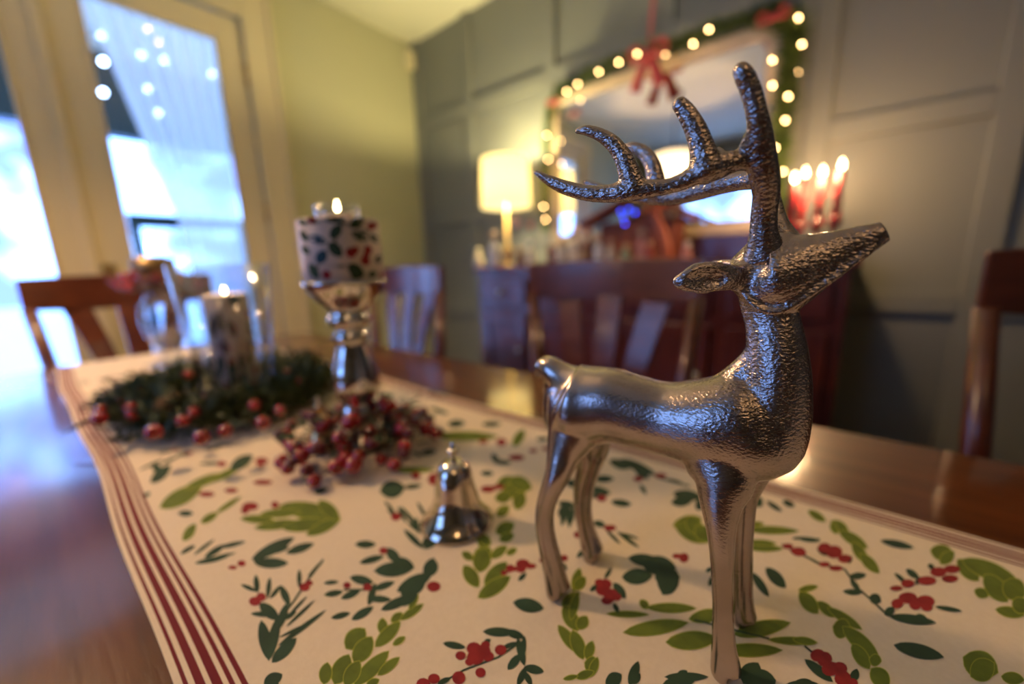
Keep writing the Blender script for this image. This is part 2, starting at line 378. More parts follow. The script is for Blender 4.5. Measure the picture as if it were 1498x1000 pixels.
# ------------------------------------------------------------------ pendant lamp and added fill lamp (overhead, warm)
pend = thing('pendant_lamp', 'white drum pendant lamp over the dining table, seen in the mirror', 'lamp', (-1.25, -.20, 1.66))
MB().lathe([(.17, .0), (.17, .26), (.167, .26), (.167, .0)], 48, close=True).build('lamp_shade', M['pshade'], pend)
MB().lathe([(.006, .14), (.006, .76)], 12).build('stem', M['iron'], pend)
MB().lathe([(.05, .755), (.05, .78)], 24).build('canopy', M['iron'], pend)
for k in range(3):
    a = k*2*pi/3; MB().tube([(0, 0, .2), (.16*cos(a), .16*sin(a), .2)], .003, 6).build('arm', M['iron'], pend)
MB().ball((0, 0, .12), .035).build('bulb', emit('pendant bulb', (1, .66, .3), 30), pend)
l_ = light('pendant_light', 'POINT', (-1.25, -.20, 1.74), 42, WARM, .05)
rl = thing('fill_lamp', 'round frosted fill lamp added out of view behind the photographer', 'lamp', (.9, -.9, 2.37))
MB().lathe([(.0, .0), (.10, .012), (.15, .04), (.16, .07)], 32).build('diffuser', emit('frosted fill lamp', (1.0, .64, .30), 3), rl)
l_ = light('fill_light', 'POINT', (.9, -.9, 2.22), 5, WARM, .14)  # unseen lamp and point light added as warm fill from the right

# ------------------------------------------------------------------ table
tb = thing('dining_table', 'polished reddish brown dining table under the holly print runner', 'table', (-.35, .19, 0))
X0, X1, Y0, Y1 = -1.5+.35, 1.15, -.27-.19, .63-.19
def rrect(x0, x1, y0, y1, r, n=8):
    P = []
    for cx, cy, a0 in ((x1-r, y1-r, 0), (x0+r, y1-r, 90), (x0+r, y0+r, 180), (x1-r, y0+r, 270)):
        for k in range(n+1): a = radians(a0+90*k/n); P.append((cx+r*cos(a), cy+r*sin(a)))
    return P
def slab(pts, levels):
    mb = MB(); vs = []; n = len(pts); cx = sum(p[0] for p in pts)/n; cy = sum(p[1] for p in pts)/n
    for ins, z in levels:
        for x, y in pts:
            vs.append((x - ins*np.sign(x-cx), y - ins*np.sign(y-cy), z))
    fs = []
    for j in range(len(levels)-1):
        for i in range(n): i2 = (i+1) % n; fs.append((j*n+i, j*n+i2, (j+1)*n+i2, (j+1)*n+i))
    mb.add(vs, fs, 0, False); mb.add(vs[:n], [tuple(range(n-1, -1, -1))], 0, False); mb.add(vs[-n:], [tuple(range(n))], 0, False)
    return mb
slab(rrect(X0, X1, Y0, Y1, .07), [(.012, .727), (.0, .733), (.0, .752), (.004, .757), (.009, .76)]).build('tabletop', M['table'], tb)
MB().box(X0+.08, X1-.08, Y0+.08, Y1-.08, .64, .727).build('apron', M['cherry'], tb)
for x in (X0+.11, X1-.11):
    for y in (Y0+.11, Y1-.11):
        MB().lathe([(.028, 0), (.03, .05), (.022, .1), (.035, .2), (.04, .45), (.03, .55), (.042, .58), (.042, .727)], 20, (x, y, 0)).build('leg', M['cherry'], tb)

# ------------------------------------------------------------------ chairs
def make_chair(label, loc, rz):
    """origin on the floor under the middle of the back; seat towards -y"""
    c = thing('dining_chair', label, 'chair', loc, rz, 'dining chairs around the table')
    W = .212; H = .985
    tr = MB(); vs = []; fs = []; n = 16
    for i in range(n+1):
        s_ = -1+2*i/n; x = s_*W; yb = .045*(s_*s_)*-1+.03; zb = H-.09 - .012*(1-s_*s_) + (.0); zt = H - .006*s_*s_
        vs += [(x, yb-.011, zb), (x, yb-.011, zt), (x, yb+.011, zt), (x, yb+.011, zb)]
    for i in range(n):
        for k in range(4): k2 = (k+1) % 4; fs.append((i*4+k, i*4+k2, i*4+4+k2, i*4+4+k))
    fs += [(0, 1, 2, 3), (n*4+3, n*4+2, n*4+1, n*4)]
    bevel(tr.add(vs, fs, 0, False).build('top_rail', M['chair'], c), .004)
    for sx in (-1, 1):
        MB().tube([(sx*.165, -.04, .0), (sx*.17, -.02, .44), (sx*.182, -.03, .62), (sx*.202, -.013, .90)], [.017, .019, .017, .014], 8, ref=(0, 1, 0), ratio=1.2).build('back_post', M['chair'], c)
        MB().lathe([(.013, 0), (.02, .43)], 12, (sx*.19, -.40, 0)).build('leg', M['chair'], c)
    for k, (xt, xb) in enumerate(((-.115, -.045), (0, 0), (.115, .045))):
        sl = MB(); P = []; 
        for j in range(9):
            t = j/8; x = xb+(xt-xb)*(t**1.6); z = .46+t*.44; y = -.02+.04*t-.02*sin(pi*t)
            wd = .018+.012*t
            P += [(x-wd, y-.006, z), (x+wd, y-.006, z), (x+wd, y+.006, z), (x-wd, y+.006, z)]
        F_ = []
        for j in range(8):
            for q in range(4): q2 = (q+1) % 4; F_.append((j*4+q, j*4+q2, j*4+4+q2, j*4+4+q))
        F_ += [(3, 2, 1, 0), (32, 33, 34, 35)]
        sl.add(P, F_, 0, False).build('slat', M['chair'], c)
    st = slab(rrect(-.22, .22, -.43, .0, .03), [(.01, .43), (0, .44), (0, .455), (.01, .465)]).build('seat', M['chair'], c)
    MB().box(-.17, .17, -.035, -.01, .45, .48).build('back_rail', M['chair'], c)
    return c
make_chair('reddish wooden dining chair before the middle of the sideboard, right behind the deer', (-.412, .865, 0), 0)
make_chair('wooden dining chair between the green wall and the sideboard, behind the tall candlestick', (-1.185, .865, 0), 0)
make_chair('dark wooden dining chair at the right edge of the photo', (.375, .865, 0), 0)
make_chair('brown wooden dining chair at the head of the table before the glass doors', (-1.70, .205, 0), pi/2)

# ------------------------------------------------------------------ sideboard
SX0, SX1, SY0, SZ = -1.484, .06, 1.5, .968
sb = thing('sideboard', 'long dark cherry sideboard against the grey panelled wall', 'sideboard', ((SX0+SX1)/2, (SY0+YB)/2, 0))
ox, oy = (SX0+SX1)/2, (SY0+YB)/2
hw_, hd_ = (SX1-SX0)/2, (YB-SY0)/2-.01
bevel(MB().box(-hw_+.02, hw_-.02, -hd_+.02, hd_-.01, .08, SZ-.03).build('body', M['cherry'], sb), .004)
bevel(MB().box(-hw_, hw_, -hd_, hd_-.01, SZ-.03, SZ).build('top', M['cherry'], sb), .006)
bevel(MB().box(-hw_+.005, hw_-.005, -hd_+.005, hd_-.01, 0, .08).build('plinth', M['cherry'], sb), .006)
cols = [SX0+.03, -1.12, -.72, -.30, SX1-.03]
for i in range(4):
    a, b_ = cols[i]-ox+.025, cols[i+1]-ox-.025; yf = -hd_+.02; zb, zt = .78, .905
    dr = bevel(MB().box(a, b_, yf-.018, yf, zb, zt).build('drawer', M['cherry'], sb), .006)
    MB().lathe([(.005, 0), (.006, .012), (.015, .018), (.014, .026), (.004, .03)], 16).build('knob', M['pewter'], dr)
    k = bpy.data.objects[dr.children[0].name]; k.rotation_euler = (pi/2, 0, 0); k.location = ((a+b_)/2, yf-.018, (zb+zt)/2)
    dd = MB().box(a, b_, yf-.012, yf, .12, .745); dd.box(a, a+.055, yf-.022, yf-.012, .12, .745).box(b_-.055, b_, yf-.022, yf-.012, .12, .745).box(a+.055, b_-.055, yf-.022, yf-.012, .12, .18).box(a+.055, b_-.055, yf-.022, yf-.012, .685, .745)
    dr = bevel(dd.build('door', M['cherry'], sb), .004)
    kk = k.copy(); C.objects.link(kk); kk.parent = dr; kk.location = ((b_-.03) if i % 2 == 0 else (a+.03), yf-.022, .56)

# ------------------------------------------------------------------ mirror
MX0, MX1, MZ0, MZ1 = -1.225, -.225, 1.075, 1.815
mi = thing('wall_mirror', 'large framed mirror standing on the sideboard under a lit garland', 'mirror', ((MX0+MX1)/2, 1.885, SZ))
mw, mz0, mz1 = (MX1-MX0)/2, MZ0-SZ, MZ1-SZ
fr = MB().box(-mw, -mw+.05, -.018, .018, mz0, mz1).box(mw-.05, mw, -.018, .018, mz0, mz1).box(-mw+.05, mw-.05, -.018, .018, mz1-.05, mz1).box(-mw+.05, mw-.05, -.018, .018, mz0, mz0+.05)
bevel(fr.build('frame', M['frame'], mi), .006)
MB().box(-mw+.049, mw-.049, -.004, .0, mz0+.049, mz1-.049).build('mirror_glass', M['mirror'], mi)
bevel(MB().box(-mw-.02, mw+.02, -.03, .02, .002, mz0).build('stand', M['cherry_dark'], mi), .004)

# garland draped over the mirror
gp = [(800, 332), (798, 290), (800, 230), (803, 180), (812, 145), (840, 122), (876, 104), (905, 89), (950, 74), (1000, 62), (1040, 44), (1090, 30), (1135, 24), (1162, 40), (1160, 80), (1152, 130), (1146, 180), (1140, 230), (1136, 280), (1133, 320)]
def smooth_path(P, n):
    P = [np.array(p, float) for p in P]; out = []
    for i in range(len(P)-1):
        a = P[max(i-1, 0)]; b = P[i]; c = P[i+1]; d = P[min(i+2, len(P)-1)]
        for k in range(n):
            t = k/n; out.append(.5*((2*b)+(-a+c)*t+(2*a-5*b+4*c-d)*t*t+(-a+3*b-3*c+d)*t**3))
    out.append(P[-1]); return out
gpath = smooth_path([atY(x, y, 1.855) for x, y in gp], 5)
gmb = MB(); gmb.tube(gpath, .006, 6)
for p in gpath:
    right = p[0] > -.32
    for _ in range(46 if right else 30):
        d = np.array([rnd.gauss(0, 1), -abs(rnd.gauss(0, .6)), rnd.gauss(0, 1)]); d /= np.linalg.norm(d)
        ln = rnd.uniform(.025, .05)*(1.4 if right else .9)
        q = p + np.array([rnd.uniform(-.01, .01), 0, rnd.uniform(-.02, .02)])
        gmb.leaf(q, q+d*ln, .0028, np.cross(d, [rnd.random(), rnd.random(), rnd.random()]))
gar = thing('garland', 'green pine garland draped round the mirror frame', 'garland', (0, 0, 0))
gmb.build('greenery', M['garland'], gar)['kind'] = 'stuff'
sl = thing('string_lights', 'warm white string lights wound through the mirror garland', 'string lights', (0, 0, 0))
MB().tube([p+np.array([0.004*sin(i*1.3), -.03, .006*cos(i*1.7)]) for i, p in enumerate(gpath)], .0013, 5).build('wire', M['leaf'], sl)
for x, y in ((829, 134), (845, 123), (876, 105), (905, 91), (932, 79), (973, 79), (1014, 64), (1037, 43), (1168, 26), (1173, 65), (1130, 88), (1130, 125), (1153, 141), (1149, 176), (1168, 105), (1134, 216), (1146, 251), (800, 198), (802, 233), (795, 302), (798, 321)):
    p = atY(x, y, 1.815); MB().ball(p, .0048 if (x, y) != (1168, 105) else .002, 10, 7).build('bulb', M['bulb'], sl)

def bow(x, y, s, label, tails=True):
    p = atY(x, y, 1.79); t = thing('ribbon_bow', label, 'bow', tuple(p), 0)
    for sx in (-1, 1):
        pts = [(sx*s*.02, 0, 0), (sx*s*.5, -.01, s*.38), (sx*s*.85, -.012, s*.28), (sx*s*.8, -.012, -s*.12), (sx*s*.4, -.008, -s*.12), (0, 0, 0)]
        pp = smooth_path(pts, 5); mb = MB(); mb.tube(pp, [s*.09]*len(pp), 6, ref=(0, 1, 0), ratio=2.6); mb.build('loop', M['ribbon'], t)
        if tails:
            mb = MB(); pp = smooth_path([(0, 0, 0), (sx*s*.3, -.005, -s*.6), (sx*s*.62, -.004, -s*1.45)], 5); mb.tube(pp, [s*.16+.16*s*i/len(pp) for i in range(len(pp))], 6, ref=(0, 1, 0), ratio=.10); mb.build('tail', M['ribbon'], t)
    MB().ball((0, -.012, 0), s*.2).build('knot', M['ribbon'], t)
    return t
bow(949, 80, .088, 'big red ribbon bow with long tails at the middle of the mirror top')
bow(1131, 27, .052, 'red ribbon bow at the top right corner of the mirror', False)
bow(811, 151, .036, 'small red ribbon bow at the top left corner of the mirror', False)
# hanging ribbon above the middle bow
p0 = atY(949, 70, 1.86); p1 = atY(965, 0, 1.9); p1[2] = ZC-.02
hr = MB().tube([p0, (p0+p1)/2, p1], .006, 6, ref=(0, 1, 0), ratio=.2).build('hanging_ribbon', M['ribbon']); tag(hr, 'thin dark red ribbon running up the wall above the middle bow', 'ribbon')

# ------------------------------------------------------------------ table lamp on the sideboard
lp = atY(743, 385, 1.66)
lm = thing('table_lamp', 'lit cream drum table lamp on the left end of the sideboard', 'lamp', (lp[0], lp[1], SZ))
zb = atY(742, 303, 1.66)[2]-SZ; zt = atY(742, 232, 1.66)[2]-SZ
rb = .5*(atY(778, 300, 1.66)-atY(712, 300, 1.66))[0]*.86; rt_ = rb*.93
MB().lathe([(rb, zb), (rt_, zt), (rt_-.003, zt), (rb-.003, zb)], 48, close=True).build('lamp_shade', M['shade'], lm)
MB().lathe([(.055, 0), (.055, .012), (.02, .02), (.012, .035), (.030, .055), (.036, .075), (.028, .10), (.010, .115), (.008, zb+.06)], 28).build('base', M['gold'], lm)
MB().ball((0, 0, (zb+zt)/2+.03), .022).build('bulb', emit('lamp bulb', (1, .72, .34), 12), lm)
light('lamp_light', 'POINT', (lp[0], lp[1], SZ+zt-.035), 30.0, (1.0, .82, .40), .02)
light('lamp_light', 'POINT', (lp[0], lp[1], SZ+(zb+zt)/2-.02), 8.0, (1.0, .82, .42), .02)

# ------------------------------------------------------------------ small figures on the sideboard
def figure(x, ytop, Y, wpx, label, body, head, name='nativity_figurine', headr=.3):
    b = atY(x, 388, Y); h = atY(x, ytop, Y)[2]-SZ; r = wpx*.5*(b-CAM)@FW/FPX
    t = thing(name, label, 'figurine', (b[0], Y, SZ), 0, 'small figurines on the sideboard')
    hr = min(r*.62, h*.17)
    MB().lathe([(r*.95, 0), (r, h*.1), (r*.8, h*.35), (r*.75, h*.55), (r*.55, h*.66), (r*.2, h-2*hr)], 20).build('robe', body, t)
    MB().ball((0, 0, h-hr), hr).build('head', head, t)
    for sx in (-1, 1): MB().tube([(sx*r*.6, 0, h*.58), (sx*r*.7, -r*.5, h*.45), (0, -r*.8, h*.45)], r*.2, 8).build('arm', body, t)
    return t
def cm(n, c): return mat(n, c, .4)
F = dict(cream=cm('cream glaze', (.7, .6, .42)), white=cm('white glaze', (.75, .7, .6)), skin=cm('skin glaze', (.6, .35, .2)), brown=cm('brown glaze', (.2, .08, .03)),
         green=cm('green glaze', (.3, .36, .2)), pink=cm('pink glaze', (.6, .25, .2)), redg=cm('red glaze', (.4, .05, .03)), tan=cm('tan glaze', (.45, .28, .14)), blue=cm('blue grey glaze', (.3, .34, .42)))
figure(701, 363, 1.58, 16, 'small cream figurine at the far left end of the sideboard', F['cream'], F['cream'])
figure(724, 338, 1.545, 18, 'cream figurine with a round tan head left of the table lamp', F['white'], F['tan'])
figure(762, 360, 1.56, 16, 'low brown figurine in front of the table lamp base', F['brown'], F['tan'])
figure(776, 352, 1.54, 14, 'slim pale figurine right of the table lamp base', F['cream'], F['white'])
figure(822, 348, 1.60, 18, 'yellowish figurine left of the toy stable', F['cream'], F['skin'])
figure(838, 338, 1.64, 15, 'white and brown figurine next to the stable roof foot', F['white'], F['brown'])
figure(853, 352, 1.60, 15, 'tan figurine at the left foot of the stable roof', F['tan'], F['skin'])
figure(876, 344, 1.60, 16, 'pale figurine under the left side of the stable roof', F['white'], F['skin'])
figure(893, 350, 1.58, 13, 'cream figurine standing under the blue lights', F['cream'], F['skin'])
figure(915, 356, 1.56, 18, 'greenish kneeling figurine in the middle of the stable', F['green'], F['tan'])
figure(938, 334, 1.60, 18, 'peach figurine in the stable beside the orange tree', F['pink'], F['skin'])
figure(949, 352, 1.56, 13, 'red robed figurine at the foot of the orange tree', F['redg'], F['skin'])
figure(1004, 352, 1.58, 15, 'pale pink figurine right of the stable', F['pink'], F['white'])
# toy stable
b = atY(930, 388, 1.70); stb = thing('toy_stable', 'brown wooden toy stable with blue lights in front of the mirror', 'toy stable', (b[0], 1.70, SZ))
zr = atY(940, 283, 1.70)[2]-SZ; ze = atY(858, 330, 1.70)[2]-SZ; wl_ = b[0]-atY(856, 340, 1.70)[0]; wr_ = atY(1012, 340, 1.70)[0]-b[0]
def slope(x0, z0, x1, z1, nm):
    d = np.array([x1-x0, 0, z1-z0]); n_ = np.array([-d[2], 0, d[0]]); n_ = n_/np.linalg.norm(n_)*.007; vs = []
    for y in (-.07, .07):
        for q in (np.array([x0, y, z0])-n_, np.array([x1, y, z1])-n_, np.array([x1, y, z1])+n_, np.array([x0, y, z0])+n_): vs.append(q)
    MB().add(vs, [(0, 1, 2, 3), (7, 6, 5, 4), (0, 4, 5, 1), (1, 5, 6, 2), (2, 6, 7, 3), (3, 7, 4, 0)], 0, False).build(nm, M['stable'], stb)
slope(-wl_, ze, .012, zr, 'roof'); slope(wr_, ze, .0, zr, 'roof')
MB().box(-wl_*.8, wr_*.8, .055, .065, 0, ze+.01).build('back_wall', M['stable'], stb)
for x in (-wl_*.8, -wl_*.1, wr_*.8): MB().tube([(x, -.05, 0), (x, -.05, ze+.02)], .007, 8).build('post', M['stable'], stb)
MB().box(-wl_*.9, wr_*.9, -.07, .07, 0, .008).build('floor_board', M['stable'], stb)
bl = thing('blue_lights', 'cluster of small blue lights hanging on the stable front', 'string lights', (0, 0, 0))
for x, y in ((912, 317), (929, 311), (914, 327), (920, 306), (908, 309)): MB().ball(atY(x, y, 1.61), .0045, 10, 7).build('bulb', M['blue_bulb'], bl)
MB().tube([atY(908, 309, 1.615), atY(920, 306, 1.615), atY(929, 311, 1.615), atY(914, 327, 1.615), atY(912, 317, 1.615), atY(912, 300, 1.64)], .001, 5).build('wire', M['leaf'], bl)
# orange curved palm tree figure
pp = smooth_path([np.array([*atY(974, 388, 1.60)[:2], SZ+.001]), atY(975, 362, 1.60), atY(968, 335, 1.60), atY(955, 308, 1.60)], 5)
otr = thing('palm_tree_ornament', 'orange brown curved tree ornament in front of the stable', 'ornament', tuple(pp[0]*[1, 1, 0]+[0, 0, SZ]))
off = np.array([pp[0][0], pp[0][1], SZ])
mb = MB().tube([q-off for q in pp], [.020-.008*i/len(pp)+.003*(i % 2) for i in range(len(pp))], 12); mb.build('trunk', M['terracotta'], otr)
for k in range(7):
    a = k*2*pi/7; c_ = pp[-1]-off
    MB().tube(smooth_path([c_, c_+np.array([.03*cos(a), .03*sin(a), .015]), c_+np.array([.06*cos(a), .06*sin(a), -.02])], 3), [.006, .009, .011, .010, .008, .005, .003], 6, ref=(0, 0, 1), ratio=.3).build('frond', M['terracotta'], otr)
# red flower ornaments near the lamp
for (x, y, s, m_, lab) in ((756, 326, .018, F['pink'], 'pinkish red flower pick beside the lamp under its shade'), (776, 329, .014, M['ribbon'], 'dark red flower pick right of the lamp')):
    p = atY(x, y, 1.60); t = thing('flower_pick', lab, 'flower', (p[0], p[1], SZ))
    z = p[2]-SZ
    MB().tube([(0, 0, 0), (.004, 0, z*.5), (0, 0, z)], .0022, 6).build('stem', M['leaf'], t)
    for k in range(6):
        a = k*pi/3; MB().ball((s*.7*cos(a), -.003, z+s*.7*sin(a)), s*.55, 10, 6, sc=(1, .5, 1)).build('petal', m_, t)
    MB().ball((0, -.008, z), s*.3).build('centre', F['cream'], t)
    MB().lathe([(.02, 0), (.022, .01), (.012, .03), (.014, .045)], 16).build('pot', F['green'], t)

def flame_mb(x, y, z, s):
    return MB().lathe([(1e-6, 0), (s*.30, s*.25), (s*.36, s*.6), (s*.22, s*1.2), (1e-6, s*1.9)], 12, (x, y, z))
# red tapers
for k, (x, yt, yb, Y, lab) in enumerate(((1162, 268, 330, 1.60, 'red taper candle nearest the mirror, leftmost of the four'), (1178, 260, 330, 1.74, 'red taper candle half hidden behind the leftmost one'), (1203, 259, 326, 1.66, 'red taper candle third from the mirror'), (1231, 249, 322, 1.62, 'tallest red taper candle, rightmost on the sideboard'))):
    pt = atY(x, yt, Y); pb = atY(x, yb, Y); px_ = pt[0]; zt = pt[2]-SZ; zb = max(.05, pb[2]-SZ)
    t = thing('candle_holder', 'dark red glass holder of the '+lab.split(',')[0].replace('red taper candle', 'taper').replace('tallest taper', 'tallest taper')+(' at the far right' if k == 3 else ''), 'candle holder', (px_, Y, SZ), 0)
    MB().lathe([(.034, 0), (.034, .006), (.012, .014), (.008, zb*.4), (.013, zb*.5), (.007, zb*.62), (.010, zb*.85), (.017, zb*.92), (.018, zb+.012), (.012, zb+.012), (.0118, zb)], 24).build('holder_body', M['redglass'], t)
    c = thing('taper_candle', lab, 'candle', (px_, Y, SZ+zb), 0, 'lit red taper candles')
    MB().lathe([(.0108, 0.001), (.0098, zt-zb-.002), (.006, zt-zb)], 20).build('wax', M['redwax'], c)
    MB().lathe([(.0008, zt-zb-.004), (.0006, zt-zb+.007)], 6).build('wick', M['iron'], c)
    flame_mb(0, 0, zt-zb+.004, .0155).build('flame', M['flame'], c)
pl = atY(1200, 255, 1.66)
light('taper_light', 'POINT', (pl[0], 1.62, pl[2]+.02), 9, (1, .6, .28), .02)

# ------------------------------------------------------------------ runner with printed sprigs
RY0, RY1 = .0165, .432
def edge(side, X):    # slight waviness of the cloth edges
    return .0022*sin(X*7+side*1.7)+.0014*sin(X*17+side)
run = MB(); RXA, RXB = -1.492, .78
xs = np.linspace(RXA, RXB, 90); zt = TZ+.0012
def ycol(f, X): # f: distance from the left edge or negative from right edge
    if f >= 0: return RY0+edge(0, X)+f
    return RY1+edge(1, X)+f
yl = {y: None for y in ()}
# left stripe distances from the photo's bottom row
bx = [262, 315, 345, 385, 445, 480, 545, 580, 615, 650, 690]
fy = [float(atZ(200+b/3.847, 1000)[1]) for b in bx]; fy = [v-fy[0] for v in fy]
sc_ = .055/fy[-1] if fy[-1] > .075 else 1.0
fy = [v*sc_ for v in fy]
cols_ = [(fy[i], fy[i+1], i % 2) for i in range(10)]
strips = [(0+fy[0], fy[1], 0)] + [(fy[i], fy[i+1], i % 2) for i in range(1, 10)] + [(fy[10], -fy[10], 0)] + [(-fy[i+1], -fy[i], i % 2) for i in range(9, -1, -1)]
for a, b_, m_ in strips:
    vs = []; fs = []
    for i, X in enumerate(xs): vs += [(X, ycol(a, X), zt), (X, ycol(b_ if b_ != 0 else -1e-9, X), zt)]
    for i in range(len(xs)-1): fs.append((2*i, 2*i+2, 2*i+3, 2*i+1))
    run.add(vs, fs, m_, False)
vs = []; fs = []
for X in xs: vs += [(X, ycol(0, X), zt), (X, ycol(0, X), TZ+.0001), (X, ycol(-1e-9, X), TZ+.0001), (X, ycol(-1e-9, X), zt)]
for i in range(len(xs)-1):
    for k in range(3): fs.append((4*i+k, 4*i+k+1, 4*i+5+k, 4*i+4+k))
run.add(vs, fs, 0, False)
zi = [0]
def poly(pix, mi_, dz=0):
    zi[0] += 1; z = zt+.00012+zi[0]*2.2e-7+dz
    P = [atZ(x, y, z) for x, y in pix]
    if min(p[1] for p in P) < RY0+.002 or max(p[1] for p in P) > RY1-.002: pass
    c = sum(P)/len(P); n = len(P)
    run.add([c]+P, [(0, 1+i, 1+(i+1) % n) for i in range(n)], mi_, False)
def leafpix(x0, y0, x1, y1, w_, grow=0):
    dx, dy = x1-x0, y1-y0; L_ = sqrt(dx*dx+dy*dy)+1e-6; ux, uy = dx/L_, dy/L_; nx_, ny_ = -uy, ux; out = []
    w_ += grow; x0 -= ux*grow; y0 -= uy*grow; L_ += 2*grow; n = 9
    for s_ in (1, -1):
        rng = range(0, n) if s_ == 1 else range(n, 0, -1)
        for k in rng:
            t = k/n; h = w_*(sin(pi*min(1, t*1.02))**.62 if 0 < t < 1 else 0)
            out.append((x0+ux*L_*t+nx_*h*s_, y0+uy*L_*t+ny_*h*s_))
    return out
def crop(ox_, oy_, s_, items):
    for it in items:
        k = it[0]
        if k in 'gGl':
            x0, y0, x1, y1, w_ = it[1:]
            P = (ox_+x0/s_, oy_+y0/s_, ox_+x1/s_, oy_+y1/s_, w_/s_)
            if k == 'l':
                poly(leafpix(*P, grow=1.2), 4, 4e-5)
                poly(leafpix(*P), 3, 4e-5)
            else: poly(leafpix(*P), 2, 6e-5)
        elif k == 'r':
            x, y, rx = it[1:4]; ry = it[4] if len(it) > 4 else rx*.85
            poly([(ox_+(x+rx*cos(a))/s_, oy_+(y+ry*sin(a))/s_) for a in np.linspace(0, 2*pi, 13)[:-1]], 5, 9e-5)
        elif k == 's':    # stem polyline
            pts = [(ox_+it[i]/s_, oy_+it[i+1]/s_) for i in range(1, len(it), 2)]
            for (xa, ya), (xb, yb) in zip(pts[:-1], pts[1:]):
                L_ = sqrt((xb-xa)**2+(yb-ya)**2)+1e-6; nx_, ny_ = -(yb-ya)/L_, (xb-xa)/L_; h = 1.4
                poly([(xa+nx_*h, ya+ny_*h), (xb+nx_*h, yb+ny_*h), (xb-nx_*h, yb-ny_*h), (xa-nx_*h, ya-ny_*h)], 2, 5e-5)
K = 3.847
crop(200, 740, K, [('g', 245, 270, 325, 220, 12), ('g', 320, 275, 440, 185, 10), ('g', 325, 322, 520, 280, 16), ('g', 380, 290, 500, 215, 18), ('g', 460, 235, 615, 198, 13), ('g', 400, 300, 560, 262, 10),
 ('g', 645, 300, 890, 175, 32), ('g', 840, 265, 1000, 210, 24), ('g', 660, 320, 855, 320, 30), ('g', 650, 290, 760, 340, 26), ('g', 700, 260, 860, 230, 22),
 ('r', 590, 322, 24, 18), ('r', 540, 345, 26, 12),
 ('g', 585, 440, 680, 480, 12), ('g', 670, 385, 680, 490, 17), ('g', 750, 400, 735, 520, 14), ('g', 750, 520, 810, 445, 12), ('g', 810, 445, 860, 560, 22), ('g', 640, 605, 790, 610, 16), ('g', 690, 545, 800, 640, 34), ('g', 700, 640, 745, 870, 36), ('g', 760, 880, 900, 740, 34), ('g', 740, 870, 800, 610, 30),
 ('g', 790, 700, 850, 540, 24), ('g', 850, 620, 960, 505, 9), ('g', 840, 680, 1005, 525, 10), ('g', 820, 640, 900, 590, 14), ('g', 790, 790, 1070, 580, 15), ('g', 800, 740, 960, 660, 9), ('g', 915, 355, 915, 460, 13), ('s', 880, 540, 960, 420, 1050, 300), ('g', 960, 400, 1055, 300, 9), ('s', 800, 640, 880, 540),
 ('r', 665, 535, 34, 26), ('r', 700, 510, 28, 24), ('r', 945, 455, 30, 24), ('r', 970, 432, 22, 16), ('g', 715, 1000, 820, 945, 36), ('g', 720, 1010, 800, 1000, 40)])
crop(440, 740, K, [('g', 305, 215, 425, 215, 22), ('g', 330, 320, 470, 280, 20), ('g', 410, 365, 640, 345, 42), ('g', 480, 235, 560, 320, 30), ('g', 545, 290, 640, 350, 24), ('g', 700, 400, 750, 290, 34), ('g', 715, 395, 765, 310, 30),
 ('g', 540, 480, 740, 380, 40), ('g', 560, 500, 700, 440, 34), ('g', 450, 585, 640, 500, 28), ('g', 560, 560, 660, 480, 28), ('g', 275, 400, 410, 430, 26), ('g', 405, 470, 530, 425, 20), ('g', 130, 432, 215, 425, 12), ('g', 130, 500, 240, 480, 18), ('g', 225, 520, 335, 475, 20), ('g', 380, 520, 510, 525, 20), ('g', 380, 560, 420, 430, 20), ('g', 285, 640, 410, 565, 24), ('g', 170, 630, 280, 600, 18), ('s', 400, 540, 420, 440), ('s', 240, 470, 400, 470),
 ('r', 465, 250, 24), ('r', 260, 445, 22), ('r', 375, 455, 26), ('r', 748, 452, 40, 30),
 ('l', 460, 720, 460, 630, 26), ('l', 420, 790, 560, 650, 34), ('l', 520, 780, 585, 735, 16), ('l', 510, 650, 570, 600, 20), ('l', 560, 640, 690, 550, 20), ('l', 610, 580, 660, 500, 14),
 ('l', 255, 800, 360, 690, 52), ('l', 300, 880, 400, 735, 48), ('l', 190, 1000, 270, 835, 50), ('l', 130, 1000, 150, 880, 34), ('l', 300, 1010, 495, 815, 40), ('l', 435, 950, 555, 850, 24), ('l', 250, 1010, 330, 870, 40), ('l', 370, 1010, 440, 975, 20),
 ('g', 485, 20, 560, 70, 10), ('g', 560, 0, 640, 90, 10), ('g', 580, 130, 690, 240, 18), ('g', 690, 240, 780, 180, 20), ('g', 600, 90, 680, 150, 12), ('g', 650, 60, 660, 160, 10), ('g', 680, 230, 730, 150, 14), ('r', 535, 60, 28, 22)])
